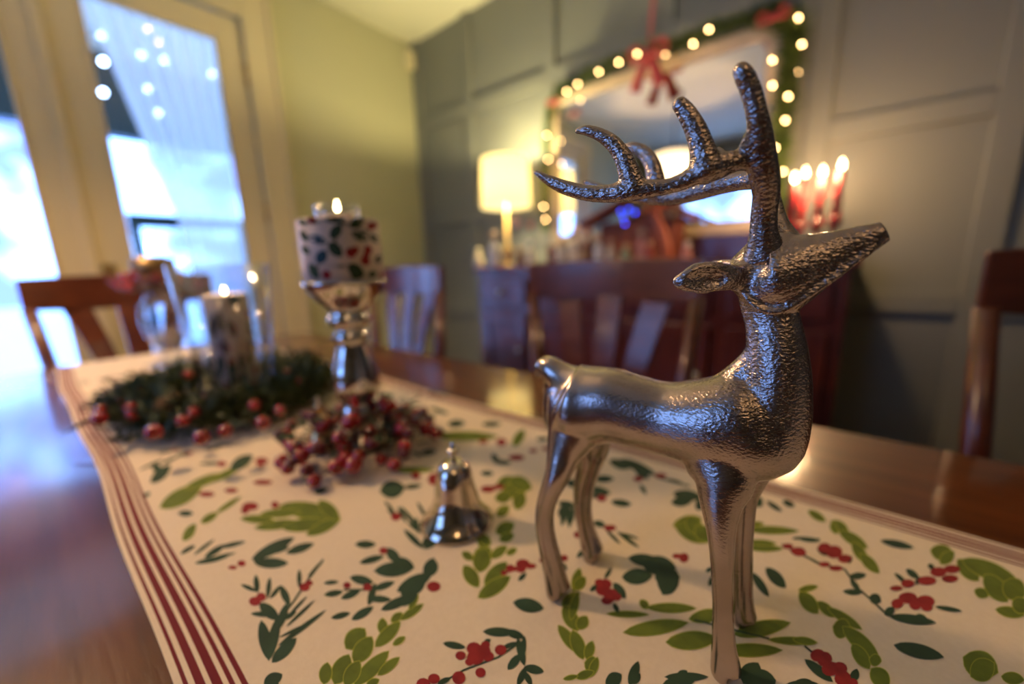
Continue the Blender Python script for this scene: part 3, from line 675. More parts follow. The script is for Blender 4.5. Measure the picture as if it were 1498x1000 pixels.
crop(640, 740, K, [('l', 150, 335, 230, 455, 36), ('l', 265, 440, 390, 315, 36), ('l', 230, 515, 410, 395, 38), ('l', 205, 300, 300, 240, 40), ('l', 235, 370, 265, 230, 48), ('l', 140, 260, 200, 300, 20), ('l', 225, 190, 300, 210, 36), ('l', 300, 290, 390, 225, 24), ('l', 390, 270, 445, 240, 16), ('l', 330, 150, 430, 100, 34), ('l', 350, 190, 430, 160, 24), ('l', 240, 160, 290, 220, 24),
 ('r', 375, 375, 18), ('r', 410, 350, 26), ('r', 435, 352, 18), ('r', 480, 325, 40, 28), ('r', 470, 355, 28, 20), ('r', 525, 337, 32, 16), ('g', 455, 420, 500, 375, 14), ('s', 370, 380, 450, 350),
 ('r', 590, 305, 18), ('r', 712, 292, 24, 18), ('g', 700, 320, 715, 365, 14), ('g', 425, 540, 600, 575, 40),
 ('l', 800, 350, 765, 480, 24), ('l', 770, 470, 830, 400, 28), ('l', 700, 550, 800, 490, 26), ('l', 790, 500, 700, 560, 22), ('l', 710, 560, 790, 700, 38), ('l', 790, 690, 840, 620, 32), ('l', 680, 670, 800, 830, 30), ('l', 760, 700, 820, 860, 36), ('l', 840, 860, 870, 760, 26), ('l', 830, 880, 900, 900, 44), ('l', 860, 960, 900, 850, 22), ('l', 780, 965, 880, 930, 22), ('l', 710, 972, 790, 955, 12), ('l', 750, 640, 790, 480, 22),
 ('g', 255, 705, 440, 710, 27), ('g', 380, 700, 490, 740, 24), ('g', 450, 740, 490, 900, 22), ('g', 490, 730, 470, 880, 18), ('g', 395, 920, 470, 830, 24), ('g', 485, 905, 600, 930, 26), ('g', 450, 1010, 500, 900, 20), ('g', 490, 930, 530, 1010, 18), ('g', 360, 800, 450, 765, 14), ('g', 30, 770, 160, 795, 20), ('s', 460, 770, 340, 850, 150, 920, 30, 990), ('g', 0, 1000, 75, 965, 16), ('g', 260, 770, 300, 750, 14),
 ('r', 130, 840, 30), ('r', 205, 800, 42, 36), ('r', 255, 815, 44), ('r', 215, 850, 50, 42), ('r', 285, 845, 34), ('r', 180, 875, 26), ('r', 270, 780, 26), ('r', 355, 808, 34, 30), ('r', 242, 935, 30, 28), ('r', 120, 965, 38, 38), ('r', -20, 970, 34), ('r', -80, 1000, 40),
 ('g', 945, 1000, 1030, 955, 36), ('g', 1080, 1010, 1130, 870, 28), ('g', 1090, 1000, 1140, 940, 26),
 ('r', 910, 430, 26), ('r', 945, 440, 36), ('r', 930, 470, 40, 34), ('r', 975, 500, 44), ('r', 955, 530, 34, 24), ('r', 1010, 510, 26), ('g', 940, 410, 980, 345, 12), ('g', 990, 430, 1060, 520, 26), ('g', 860, 480, 900, 440, 14), ('g', 990, 545, 1020, 600, 14),
 ('g', 690, 70, 720, 0, 14), ('g', 740, 110, 740, 0, 16), ('g', 770, 70, 720, 10, 14), ('r', 790, 160, 24), ('s', 810, 280, 830, 200), ('g', 785, 290, 830, 240, 14)])
K2 = 3.847
crop(860, 740, K2, [('g', 225, 290, 420, 320, 36), ('g', 300, 320, 500, 350, 56), ('g', 190, 400, 365, 390, 46), ('g', 375, 400, 520, 400, 60), ('g', 390, 440, 510, 440, 56), ('g', 420, 500, 500, 360, 50), ('r', 540, 290, 28, 28), ('r', 500, 280, 26, 14),
 ('l', 295, 530, 340, 575, 20), ('l', 330, 570, 610, 575, 26), ('l', 105, 605, 345, 610, 16), ('l', 200, 710, 565, 655, 40), ('l', 570, 635, 760, 600, 36), ('l', 440, 765, 730, 745, 50), ('l', 820, 720, 1140, 655, 42), ('l', 730, 810, 1095, 810, 36), ('l', 1015, 750, 1290, 765, 20), ('s', 600, 640, 1020, 745),
 ('l', 480, 110, 640, 70, 34), ('l', 490, 100, 680, 200, 44), ('l', 560, 60, 640, 160, 40), ('l', 610, 110, 690, 200, 40), ('l', 880, 130, 1190, 140, 20), ('l', 900, 100, 990, 98, 10), ('l', 880, 230, 1100, 240, 18), ('l', 900, 200, 1060, 210, 14),
 ('g', 1000, 345, 1115, 460, 34), ('g', 920, 370, 1020, 510, 24), ('g', 790, 330, 830, 470, 24), ('g', 665, 370, 700, 345, 12), ('g', 680, 450, 720, 380, 18), ('r', 1125, 225, 32, 16), ('r', 1190, 262, 40, 20), ('s', 1090, 215, 1240, 290, 1310, 330),
 ('g', 1190, 185, 1308, 195, 12), ('g', 875, 1000, 960, 880, 60), ('g', 900, 1010, 1060, 980, 80), ('g', 105, 1000, 190, 945, 40), ('g', 430, 960, 680, 960, 26), ('g', 420, 1000, 600, 985, 36), ('g', 500, 970, 560, 925, 26), ('g', 1110, 1005, 1300, 1000, 24),
 ('g', 30, 90, 100, 110, 20), ('g', 100, 130, 185, 215, 10), ('g', 160, 140, 290, 235, 12), ('g', 180, 150, 290, 185, 8), ('r', 125, 122, 36, 18)])
crop(1160, 720, 3.571, [('l', 80, 95, 170, 150, 18), ('l', 200, 150, 290, 210, 26), ('l', 240, 200, 390, 290, 26), ('l', 310, 260, 390, 370, 26), ('l', 350, 320, 450, 420, 26), ('l', 200, 160, 230, 215, 16),
 ('s', 0, 240, 140, 245), ('g', 0, 235, 140, 245, 8), ('r', 25, 305, 40, 20), ('r', 165, 290, 36, 28), ('r', 215, 310, 44, 34), ('r', 270, 345, 36, 22), ('r', 165, 375, 30, 14), ('r', 225, 395, 36, 14), ('g', 125, 290, 180, 330, 14), ('s', 40, 320, 150, 375, 270, 400, 340, 500, 420, 570, 500, 645), ('g', 290, 370, 305, 330, 12), ('g', 290, 440, 385, 430, 18), ('g', 260, 515, 360, 525, 16), ('g', 300, 450, 350, 520, 16), ('g', 400, 540, 460, 570, 28), ('g', 480, 640, 530, 600, 22), ('g', 500, 645, 750, 680, 26), ('g', 640, 640, 700, 660, 16), ('g', 740, 595, 885, 620, 13), ('g', 530, 420, 600, 480, 12), ('g', 590, 400, 660, 450, 18), ('g', 640, 480, 670, 440, 14), ('g', 705, 375, 740, 400, 14),
 ('r', 540, 500, 34, 14), ('r', 600, 475, 36, 22), ('r', 545, 580, 32, 26), ('r', 600, 550, 50, 30), ('r', 640, 580, 34, 34), ('r', 690, 570, 50, 34), ('r', 700, 600, 30, 20), ('r', 700, 460, 50, 24), ('r', 760, 415, 44, 26), ('r', 830, 400, 44, 22), ('r', 820, 450, 44, 20),
 ('g', 455, 250, 635, 290, 20), ('g', 525, 795, 790, 860, 38), ('l', 720, 300, 840, 330, 40), ('l', 770, 370, 840, 310, 28), ('l', 860, 350, 970, 460, 38), ('l', 880, 350, 1180, 470, 44), ('l', 1000, 430, 1120, 570, 48), ('l', 1100, 470, 1210, 540, 56), ('l', 950, 510, 1020, 540, 24), ('l', 1060, 610, 1210, 640, 26), ('l', 1150, 560, 1230, 620, 40),
 ('l', 30, 510, 130, 490, 14), ('l', 35, 520, 130, 630, 36), ('l', 130, 570, 220, 650, 24), ('l', 180, 600, 360, 715, 22), ('l', 210, 700, 300, 720, 50), ('l', 260, 700, 450, 870, 38), ('l', 310, 790, 400, 920, 34), ('l', 400, 870, 460, 880, 30), ('l', 410, 920, 500, 1010, 44), ('l', 0, 765, 125, 785, 18),
 ('s', 60, 800, 120, 850), ('g', 60, 870, 210, 990, 26), ('g', 310, 990, 335, 920, 24), ('r', 130, 850, 40, 34), ('r', 165, 870, 40, 40), ('r', 195, 920, 46), ('r', 240, 920, 44, 36), ('r', 260, 970, 44, 40), ('r', 310, 995, 30), ('g', 0, 1000, 100, 985, 22),
 ('l', 890, 860, 1070, 940, 70), ('l', 930, 960, 1050, 890, 60), ('l', 1090, 960, 1207, 980, 30)])
crop(200, 640, 4.993, [('g', 100, 330, 250, 200, 40), ('g', 110, 230, 180, 210, 30), ('g', 50, 430, 100, 400, 16), ('g', 300, 552, 415, 552, 22), ('l', 170, 510, 480, 350, 55), ('l', 350, 370, 640, 260, 30), ('l', 520, 330, 780, 200, 22), ('g', 680, 230, 850, 130, 44), ('g', 450, 190, 640, 185, 12), ('r', 620, 190, 36, 20), ('r', 510, 412, 60, 20), ('r', 690, 385, 50, 18), ('r', 910, 170, 50, 26), ('r', 900, 210, 20), ('r', 920, 325, 70, 20), ('r', 830, 500, 60, 30), ('r', 790, 530, 30), ('r', 1010, 490, 30), ('l', 340, 750, 430, 630, 30), ('l', 470, 620, 590, 550, 24), ('l', 580, 550, 760, 430, 14),
 ('l', 760, 590, 1000, 600, 26), ('l', 860, 660, 1200, 610, 30), ('l', 1040, 500, 1480, 570, 60), ('l', 1060, 660, 1400, 610, 44), ('l', 1240, 710, 1490, 590, 36), ('l', 1330, 460, 1480, 600, 44), ('l', 900, 560, 1200, 540, 30), ('g', 1290, 400, 1400, 370, 22), ('g', 330, 840, 430, 790, 12)])
crop(540, 560, 4.547, [('g', 420, 170, 530, 205, 14), ('g', 520, 275, 640, 265, 26), ('l', 420, 350, 860, 355, 30), ('l', 960, 420, 1030, 310, 28), ('g', 750, 275, 880, 270, 18), ('g', 815, 470, 860, 530, 20), ('g', 830, 525, 950, 530, 16), ('r', 880, 393, 34, 26), ('r', 760, 390, 30, 14), ('r', 980, 495, 54, 20), ('r', 1090, 450, 26, 14), ('r', 1185, 437, 36, 14), ('g', 740, 598, 830, 602, 18), ('g', 340, 470, 450, 450, 20), ('g', 70, 720, 240, 690, 60), ('g', 230, 695, 350, 680, 18), ('l', 150, 580, 440, 575, 18), ('r', 310, 615, 30), ('r', 430, 640, 40, 40), ('r', 790, 705, 50, 24), ('r', 860, 690, 40, 18),
 ('l', 850, 680, 980, 640, 40), ('l', 880, 730, 1060, 690, 50), ('l', 930, 640, 1080, 700, 46), ('l', 980, 840, 1020, 720, 40), ('l', 840, 770, 950, 740, 36), ('l', 850, 880, 930, 820, 30), ('g', 100, 780, 180, 880, 12), ('g', 190, 820, 250, 930, 14), ('g', 240, 870, 340, 960, 16), ('g', 320, 790, 380, 900, 12), ('r', 180, 885, 34, 26), ('g', 1110, 372, 1190, 370, 14)])
crop(800, 620, 3.745, [('g', 340, 200, 460, 240, 26), ('g', 400, 190, 600, 280, 26), ('g', 480, 240, 560, 300, 22), ('r', 622, 282, 34, 14), ('s', 600, 290, 780, 340), ('g', 640, 300, 740, 320, 8), ('r', 500, 300, 26, 16), ('g', 510, 330, 545, 385, 12), ('g', 250, 300, 370, 300, 20), ('g', 230, 350, 350, 380, 22), ('g', 220, 400, 350, 375, 16), ('g', 350, 425, 465, 440, 20), ('r', 300, 405, 26, 20), ('g', 60, 430, 160, 450, 20), ('g', 80, 560, 110, 430, 14), ('g', 120, 570, 150, 440, 14), ('g', 60, 500, 100, 430, 12), ('g', 680, 430, 800, 415, 28), ('g', 690, 380, 850, 400, 30), ('g', 820, 470, 870, 400, 30), ('g', 1130, 400, 1180, 450, 30), ('g', 1200, 420, 1290, 480, 14), ('g', 1290, 420, 1360, 450, 18), ('g', 100, 320, 200, 330, 24), ('g', 70, 760, 110, 800, 16)])
# the far, blurred stretch: loose sprigs placed on the cloth itself
for cx_, cy_ in ((-.62, .10), (-.75, .35), (-.80, .12), (-1.0, .10), (-.95, .38), (-1.2, .08), (-1.3, .2), (-1.35, .38), (-1.15, .39), (-.62, .38), (-.52, .40), (.2, .10), (.3, .25), (.45, .15), (.1, -.02), (.5, .33), (.62, .2), (-.02, .06), (.12, .16)):
    if cy_ < .07: continue
    kind = rnd.choice('glg')
    for k in range(7):
        a = rnd.uniform(0, 2*pi); d = rnd.uniform(.004, .03); l_ = rnd.uniform(.018, .03)
        p = np.array([cx_+d*cos(a), cy_+d*sin(a), zt+.00016]); q = p+np.array([l_*cos(a), l_*sin(a), 0])
        run.leaf(p, q, .0045, (0, 0, 1), 2 if kind == 'g' else 3)
    for k in range(3):
        x, y = cx_+rnd.uniform(-.02, .02), cy_+rnd.uniform(-.02, .02)
        run.add([(x, y, zt+.0003)]+[(x+.0045*cos(a), y+.0045*sin(a), zt+.0003) for a in np.linspace(0, 2*pi, 11)[:-1]], [(0, 1+i, 1+(i+1) % 10) for i in range(10)], 5, False)
ro = run.build('table_runner', [M['cloth'], M['red_stripe'], M['dkgreen'], M['ltgreen'], M['lime'], M['red']], auto=False)
tag(ro, 'off white cloth runner printed with holly sprigs and edged in dark red stripes', 'table runner')

# ------------------------------------------------------------------ printed pillar candles
def print_on(mb, R, H, items, cx, r, yt, yb, face, mmap):
    """items in crop units; wraps them on the cylinder"""
    def T(x, y):
        s_ = max(-.999, min(.999, (x-cx)/r)); th = face + asin(s_); z = H*(1-(y-yt)/(yb-yt)); return th, max(.0005, min(H-.0005, z))
    for it in items:
        for rep in (0, pi):
            if it[0] == 'r': P = [T(it[1]+it[3]*cos(a), it[2]+it[3]*sin(a)) for a in np.linspace(0, 2*pi, 13)[:-1]]; c_ = T(it[1], it[2])
            else: P = [T(x, y) for x, y in leafpix(*it[1:5], it[5]*(1.05 if it[0] != 's' else 1.2), grow=1.2)]; c_ = T((it[1]+it[3])/2, (it[2]+it[4])/2)
            zi[0] += 1; rr = R+.00012+zi[0]*1e-7
            V = [(rr*cos(t+rep), rr*sin(t+rep), z) for t, z in [c_]+P]; n = len(P)
            mb.add(V, [(0, 1+i, 1+(i+1) % n) for i in range(n)], mmap[it[0]], False)
CI = [('g', 125, 120, 155, 132, 8), ('s', 135, 137, 225, 124, 2.5), ('s', 225, 124, 300, 142, 2.5), ('g', 212, 126, 272, 116, 10), ('g', 285, 145, 335, 115, 13), ('g', 222, 180, 258, 138, 14), ('b', 155, 172, 208, 192, 12), ('g', 288, 162, 342, 182, 13), ('g', 348, 168, 384, 188, 11), ('g', 215, 192, 250, 236, 17), ('b', 172, 255, 202, 216, 15), ('g', 148, 255, 168, 305, 13), ('g', 268, 262, 312, 302, 19), ('g', 272, 304, 318, 286, 12), ('g', 362, 258, 384, 232, 11), ('s', 190, 265, 300, 268, 2.5), ('s', 240, 165, 230, 215, 2.5), ('g', 128, 200, 150, 225, 9), ('g', 130, 150, 148, 185, 10), ('g', 330, 300, 360, 290, 9), ('s', 300, 142, 370, 170, 2.5), ('s', 140, 290, 180, 260, 2.5),
      ('r', 170, 119, 15), ('r', 355, 138, 13), ('r', 372, 130, 10), ('r', 280, 224, 17), ('r', 295, 216, 12), ('r', 338, 215, 15), ('r', 325, 250, 17), ('r', 330, 232, 12), ('r', 196, 292, 15), ('r', 378, 300, 9)]
def pillar(name, label, loc, R, H, face, items, twist=0):
    t = thing(name, label, 'candle', loc)
    mb = MB().lathe([(R-.002, 0), (R, .002), (R, H-.002), (R-.002, H), (R-.006, H), (R-.010, H-.006), (1e-6, H-.008)], 64)
    print_on(mb, R, H, items, 252, 140, 112, 322, face, {'g': 1, 'b': 2, 's': 1, 'r': 3})
    mb.build('wax', [M['wax'], M['dkgreen'], M['teal'], M['red']], t, auto=False)
    return t
bA = atZ(532, 655)       # candlestick foot
def zline(P, y):         # height on the vertical through P seen at image row y
    best = min(np.arange(TZ-.01, 1.4, .0005), key=lambda z: abs(500-FPX*((np.array([P[0], P[1], z])-CAM)@UP)/((np.array([P[0], P[1], z])-CAM)@FW)-y)); return float(best)
def rad(P, z, wpx):      # radius of something wpx wide at that spot
    v = np.array([P[0], P[1], z])-CAM; d = v@FW; h = atan2(v@RT, d); return wpx/2*d/FPX*cos(h)*1.0
faceA = atan2(-bA[1], -bA[0])
def zz(y): return zline(bA, y)-TZ
prof = []
for w_, y in ((26, 655), (60, 655), (64, 651), (60, 643), (34, 634), (30, 622), (34, 612), (58, 606), (60, 600), (54, 592), (50, 586), (64, 575), (71, 560), (69, 545), (58, 525), (46, 508), (42, 502), (52, 497), (54, 492), (46, 486), (40, 482), (60, 474), (66, 468), (60, 462), (54, 458), (62, 450), (86, 442), (104, 432), (118, 422), (124, 416), (126, 412), (118, 412), (112, 418)):
    z = max(0, zz(y)); prof.append((rad(bA, z+TZ, w_), z))
prof[-1] = (1e-6, prof[-3][1]-.004); prof[-2] = (prof[-3][0]-.004, prof[-3][1]-.001)
cs_ = thing('candlestick', 'tall speckled silver candlestick carrying the printed pillar candle', 'candlestick', (bA[0], bA[1], TZ+.0015))
MB().lathe(prof, 48).build('stem', M['mercury'], cs_)
hz = prof[-3][1]
RA = rad(bA, TZ+hz+.03, 120); HA = zz(322)-hz-.0
pc = pillar('pillar_candle', 'ivory pillar candle printed with holly on the tall silver candlestick', (bA[0], bA[1], TZ+.0015+hz-.002), RA, HA, faceA, CI)
# clear tealight cup and flame on top
MB().lathe([(.012, HA-.006), (.022, HA-.004), (.024, HA+.016), (.0225, HA+.016), (.021, HA-.001), (.010, HA-.002)], 32).build('tealight_cup', M['crystal'], pc)
MB().lathe([(.019, HA-.002), (.019, HA+.006), (1e-6, HA+.006)], 24).build('tealight_wax', M['wax'], pc)
flame_mb(0, 0, HA+.010, .0066).build('flame', M['flame'], pc)
light('pillar_light', 'POINT', (bA[0], bA[1], TZ+hz+HA+.03), .22, (1, .6, .28), .006)

# ------------------------------------------------------------------ berry ring round the candlestick foot
def berry_ring(label, loc, R0, R1, nb, hz_, leafn, big=.0058, drop=0, squash=1):
    t = thing('berry_ring', label, 'berry ring', loc)
    ring = [(R0*1.15*cos(a), R0*1.15*sin(a), .007) for a in np.linspace(0, 2*pi, 40)]
    tw = MB().tube(ring, .0028, 6)
    protos = []
    for k, (m_, s_) in enumerate(((M['berry'], 1.0), (M['berry_dark'], .8))):
        protos.append((m_, s_))
    first = {}
    for i in range(nb):
        a = 2*pi*i/nb+rnd.uniform(-.12, .12); r = rnd.uniform(R0, R1); z = rnd.uniform(.2, 1)*hz_*(1-(r-R0)/(R1-R0)*.6)+.006
        m_, s_ = protos[0 if rnd.random() < .6 else 1]; s_ *= rnd.uniform(.75, 1.1)*big
        p = (r*cos(a), r*sin(a)*squash, max(z, s_+.001))
        if m_.name not in first:
            first[m_.name] = MB().ball((0, 0, 0), 1, 14, 9).build('berry', m_, t); b = first[m_.name]
        else: b = first[m_.name].copy(); C.objects.link(b); b.parent = t
        b.location = p; b.scale = (s_, s_, s_)
        tw.tube([(R0*1.15*cos(a), R0*1.15*sin(a), .008), (r*.8*cos(a+.05), r*.8*sin(a+.05)*squash, p[2]*.9+.002), p], .0007, 5)
    tw.build('twigs', M['twig'], t)
    lf = MB()
    for i in range(leafn):
        a = rnd.uniform(0, 2*pi); r = rnd.uniform(R0*.9, R1*.85); z = rnd.uniform(.004, hz_*.8)
        b_ = a+rnd.uniform(-.8, .8); l_ = rnd.uniform(.010, .02)
        lf.leaf((r*cos(a), r*sin(a)*squash, z), (r*cos(a)+l_*cos(b_), r*sin(a)*squash+l_*sin(b_), z+rnd.uniform(-.004, .012)), .0035, (rnd.uniform(-.5, .5), rnd.uniform(-.5, .5), 1), 0, .002)
    lf.build('leaves', M['leaf'], t)
    return t
RB0 = prof[1][0]+.006
berry_ring('ring of red berries and dark leaves round the foot of the tall silver candlestick', (bA[0], bA[1], TZ+.0015), RB0, RB0+.068, 99, .058, 190, big=.0084)

# ------------------------------------------------------------------ silver bells
def bell(P, ws, label, ytop, yknob, m_=None):
    b = thing('bell', label, 'bell', (P[0], P[1], TZ+.0015), 0)
    pr_ = []
    for w_, y in ws: z = max(0, zline(P, y)-TZ); pr_.append((rad(P, z+TZ, w_), z))
    z0 = pr_[0][1]; pr_ = [(r, z-z0) for r, z in pr_]
    inner = [(max(1e-6, r-.0012), max(.0, z-.0012) if i else z) for i, (r, z) in enumerate(pr_)][::-1]
    MB().lathe(pr_+inner, 48).build('bell_body', m_ or M['silver'], b)
    zt_ = pr_[-1][1]; zk = zline(P, yknob)-TZ-z0
    MB().lathe([(.0022, zt_-.002), (.0022, zt_+.003), (.0048, zt_+.006), (.005, zt_+.008), (.002, zt_+.011), (.0015, zk*.9), (.0024, zk-.003), (1e-6, zk)], 20).build('handle', m_ or M['silver'], b)
    MB().ball((0, 0, .007), .0045).tube([(0, 0, .008), (0, 0, zt_-.002)], .0007, 6).build('clapper', M['silver'], b)
    return b
pB = atZ(669, 764)
bell(pB, ((108, 764), (107, 760), (96, 754), (82, 747), (70, 736), (62, 721), (56, 706), (51, 692), (44, 684), (30, 677), (8, 673)), 'small silver hand bell standing on the runner left of the deer', 673, 648)
pB2 = atZ(474, 655)
bell(pB2, ((52, 655), (50, 650), (40, 640), (32, 630), (27, 618), (20, 608), (6, 604)), 'smaller gold toned bell half hidden behind the berry ring', 604, 580, M['gold'])

# ------------------------------------------------------------------ hurricane candle
pH = atZ(357, 597)
faceH = atan2(-pH[1], -pH[0])
zH = zline(pH, 430)-TZ; RH = rad(pH, TZ+.08, 66)
CH = []
r2 = random.Random(3)
for k in range(44):
    x = r2.uniform(118, 388); y = r2.uniform(118, 316); a = r2.uniform(0, 2*pi); l_ = r2.uniform(26, 42)
    if k % 4 == 3: CH.append(('r', x, y, r2.uniform(6, 10)))
    else: CH.append(('g' if k % 3 else 'b', x, y, x+l_*cos(a), y+l_*.7*sin(a), 13))
ph = pillar('pillar_candle', 'ivory pillar candle printed with holly inside the clear hurricane glass', (pH[0], pH[1], TZ+.012), RH, zH-.012, faceH, CH)
MB().lathe([(.0008, zH-.022), (.0008, zH-.006)], 6).build('wick', M['iron'], ph)
flame_mb(0, 0, zH-.012, .0065).build('flame', M['flame'], ph)
zG = zline(pH, 388)-TZ
hg = thing('hurricane_glass', 'clear hurricane glass round the candle in the evergreen wreath', 'candle glass', (pH[0], pH[1], TZ+.0015))
g0, g1 = rad(pH, TZ, 100), rad(pH, TZ+zG, 158)
MB().lathe([(1e-6, 0), (g0, .0), (g0+.002, .01), ((g0+g1)/2, zG*.5), (g1, zG), (g1-.0025, zG), ((g0+g1)/2-.0025, zG*.5), (g0-.001, .010), (1e-6, .009)], 56).build('glass_body', M['crystal'], hg)
light('hurricane_light', 'POINT', (pH[0], pH[1], TZ+zH+.03), .25, (1, .6, .28), .008)

# ------------------------------------------------------------------ footed glass holder with berry ring, behind
pS = atZ(254, 533)
zs = lambda y: zline(pS, y)-TZ
fh = thing('glass_candle_holder', 'footed clear glass candle holder with a berry ring near its rim', 'candle holder', (pS[0], pS[1], TZ+.0015))
P_ = [(w_, y) for w_, y in ((66, 533), (66, 530), (30, 524), (24, 516), (44, 505), (66, 490), (76, 468), (72, 448), (50, 436), (40, 430), (44, 424), (56, 412), (60, 400))]
pf = [(rad(pS, TZ+zs(y), w_), max(0, zs(y))) for w_, y in P_]
MB().lathe(pf+[(r-.0025, z) for r, z in pf[::-1][:-4]], 48).build('glass_body', M['crystal'], fh)
zc = pf[-1][1]
MB().lathe([(pf[-1][0]+.001, zc-.004), (pf[-1][0]+.004, zc+.002), (pf[-1][0]+.004, zc+.034), (pf[-1][0]-.001, zc+.034), (pf[-1][0]-.003, zc+.006)], 40).build('metal_rim', M['cork'], fh)
tl = thing('tealight', 'lit tealight in the metal rim of the footed glass holder', 'candle', (pS[0], pS[1], TZ+zc+.022))
MB().lathe([(.026, 0), (.026, .018), (1e-6, .017)], 28).build('wax', M['wax'], tl)
flame_mb(0, 0, .030, .014).build('flame', M['flame'], tl)
berry_ring('ring of dusky red berries round the neck of the footed glass holder', (pS[0], pS[1], TZ+zc-.045), pf[-1][0]+.004, pf[-1][0]+.062, 70, .045, 40, big=.0075)

# ------------------------------------------------------------------ evergreen wreath round the hurricane
wc = atZ(330, 592); 
wr = thing('wreath', 'dark evergreen candle wreath with red berries lying on the runner', 'wreath', (pH[0]-.035, pH[1]-.005, TZ+.0015))
wm = MB(); WR = .122
ring = [np.array([WR*1.12*cos(a), WR*.98*sin(a), .024]) for a in np.linspace(0, 2*pi, 150)]
wm.tube(ring[::2], .010, 8)
for p in ring:
    for _ in range(44):
        d = np.array([rnd.gauss(0, 1), rnd.gauss(0, 1), rnd.gauss(.35, .6)]); d /= np.linalg.norm(d)
        q = p+np.array([rnd.gauss(0, .015), rnd.gauss(0, .015), rnd.gauss(.006, .010)]); q[2] = max(q[2], .004); e_ = q+d*rnd.uniform(.018, .036); e_[2] = max(e_[2], .002)
        wm.leaf(q, e_, .0021, np.cross(d, [rnd.random(), rnd.random(), rnd.random()]))
wm.build('greenery', M['pine'], wr)['kind'] = 'stuff'
wb_ = None
for (x, y) in ((192, 598), (204, 574), (232, 577), (178, 588), (148, 600), (146, 612), (267, 615), (283, 603), (372, 592), (385, 618), (352, 540), (275, 548), (195, 606), (410, 600), (330, 630), (440, 560), (225, 632), (305, 585), (160, 575), (420, 545), (295, 640)):
    p = atZ(x, y, TZ+.045); q = p-np.array(wr.location)
    if wb_ is None: wb_ = MB().ball((0, 0, 0), 1).build('berry', M['berry'], wr); b = wb_
    else: b = wb_.copy(); C.objects.link(b); b.parent = wr
    s_ = rnd.uniform(.0065, .009); b.location = q; b.scale = (s_,)*3
for (x, y) in ((243, 597), (262, 590)):
    p = atZ(x, y, TZ+.045)-np.array(wr.location); mb = MB()
    for k in range(40):
        a = k*2.4; z = k/40; r = .013*sin(pi*(.15+.8*z)); mb.ball((p[0]+r*cos(a), p[1]+r*sin(a), p[2]-.012+z*.026), .0042, 8, 5, sc=(1, 1, .6))
    mb.build('pine_cone', M['cone'], wr)

# ------------------------------------------------------------------ THE DEER
DO = np.array([-.0705, .2172, TZ+.0015]); da = radians(4.5)
de = np.array([cos(da), sin(da), 0]); dn = np.array([-sin(da), cos(da), 0])
def dp(x, y, w_):
    r = ray(x, y); t = ((DO+dn*w_-CAM)@dn)/(r@dn); return CAM+r*t
deer = thing('deer_figurine', 'hammered nickel reindeer figurine with large antlers standing on the runner', 'figurine', tuple(DO))
Ri = np.array([[1, 0, 0], [0, 1, 0], [0, 0, 1]])
GROW = 1.05
def stroke(mb, ox_, oy_, s_, pts, ratio=.85, n=20, sub=4, ground=False):
    """pts: (crop x, crop y, half width in crop px, lateral offset w [, ratio])"""
    C3 = []
    for i, p in enumerate(pts):
        a = pts[max(i-1, 0)]; b = pts[min(i+1, len(pts)-1)]
        tx, ty = b[0]-a[0], b[1]-a[1]; L_ = sqrt(tx*tx+ty*ty)+1e-9; nx_, ny_ = -ty/L_, tx/L_
        c_ = dp(ox_+p[0]/s_, oy_+p[1]/s_, p[3])
        u = dp(ox_+(p[0]+nx_*p[2])/s_, oy_+(p[1]+ny_*p[2])/s_, p[3]); v = dp(ox_+(p[0]-nx_*p[2])/s_, oy_+(p[1]-ny_*p[2])/s_, p[3])
        r = np.linalg.norm(u-v)/2*GROW; c_ = (u+v)/2
        C3.append(np.array([*(c_-DO), r, p[4] if len(p) > 4 else ratio]))
    S_ = smooth_path(C3, sub)
    P = [q[:3] for q in S_]; R_ = [max(.0004, q[3]) for q in S_]; Q = [q[4] for q in S_]
    # rounded ends
    def cap(P, R_, Q, end):
        i0, i1 = (-1, -2) if end else (0, 1)
        d = P[i0]-P[i1]; d = d/(np.linalg.norm(d)+1e-9); r = R_[i0]; out = []
        for k in (30, 55, 75, 88): out.append((P[i0]+d*r*sin(radians(k))*.8, r*cos(radians(k)), Q[i0]))
        return out
    e1 = cap(P, R_, Q, True); e0 = cap(P, R_, Q, False)
    P2 = [q[0] for q in e0[::-1]]+P+[q[0] for q in e1]; R2 = [q[1] for q in e0[::-1]]+R_+[q[1] for q in e1]; Q2 = [q[2] for q in e0[::-1]]+Q+[q[2] for q in e1]
    if ground: P2 = [np.array([q[0], q[1], max(q[2], .0012)]) for q in P2]
    mb.tube(P2, R2, n, ref=dn, ratio=Q2)
def fuse(mb, name, material, voxel=.0009, it=6, parent=None, flat0=False):
    ob = mb.build(name, material, None)
    r = ob.modifiers.new('r', 'REMESH'); r.mode = 'VOXEL'; r.voxel_size = voxel; r.use_smooth_shade = True
    sm = ob.modifiers.new('s', 'SMOOTH'); sm.factor = .5; sm.iterations = it
    dg = bpy.context.evaluated_depsgraph_get(); dg.update()
    me = bpy.data.meshes.new_from_object(ob.evaluated_get(dg)); old = ob.data; ob.modifiers.clear(); ob.data = me; me.name = name
    bpy.data.meshes.remove(old)
    for p_ in me.polygons: p_.use_smooth = True
    if not me.materials: me.materials.append(material)
    ob.parent = parent
    return ob
body = MB()
B = (760, 480, 1.923)
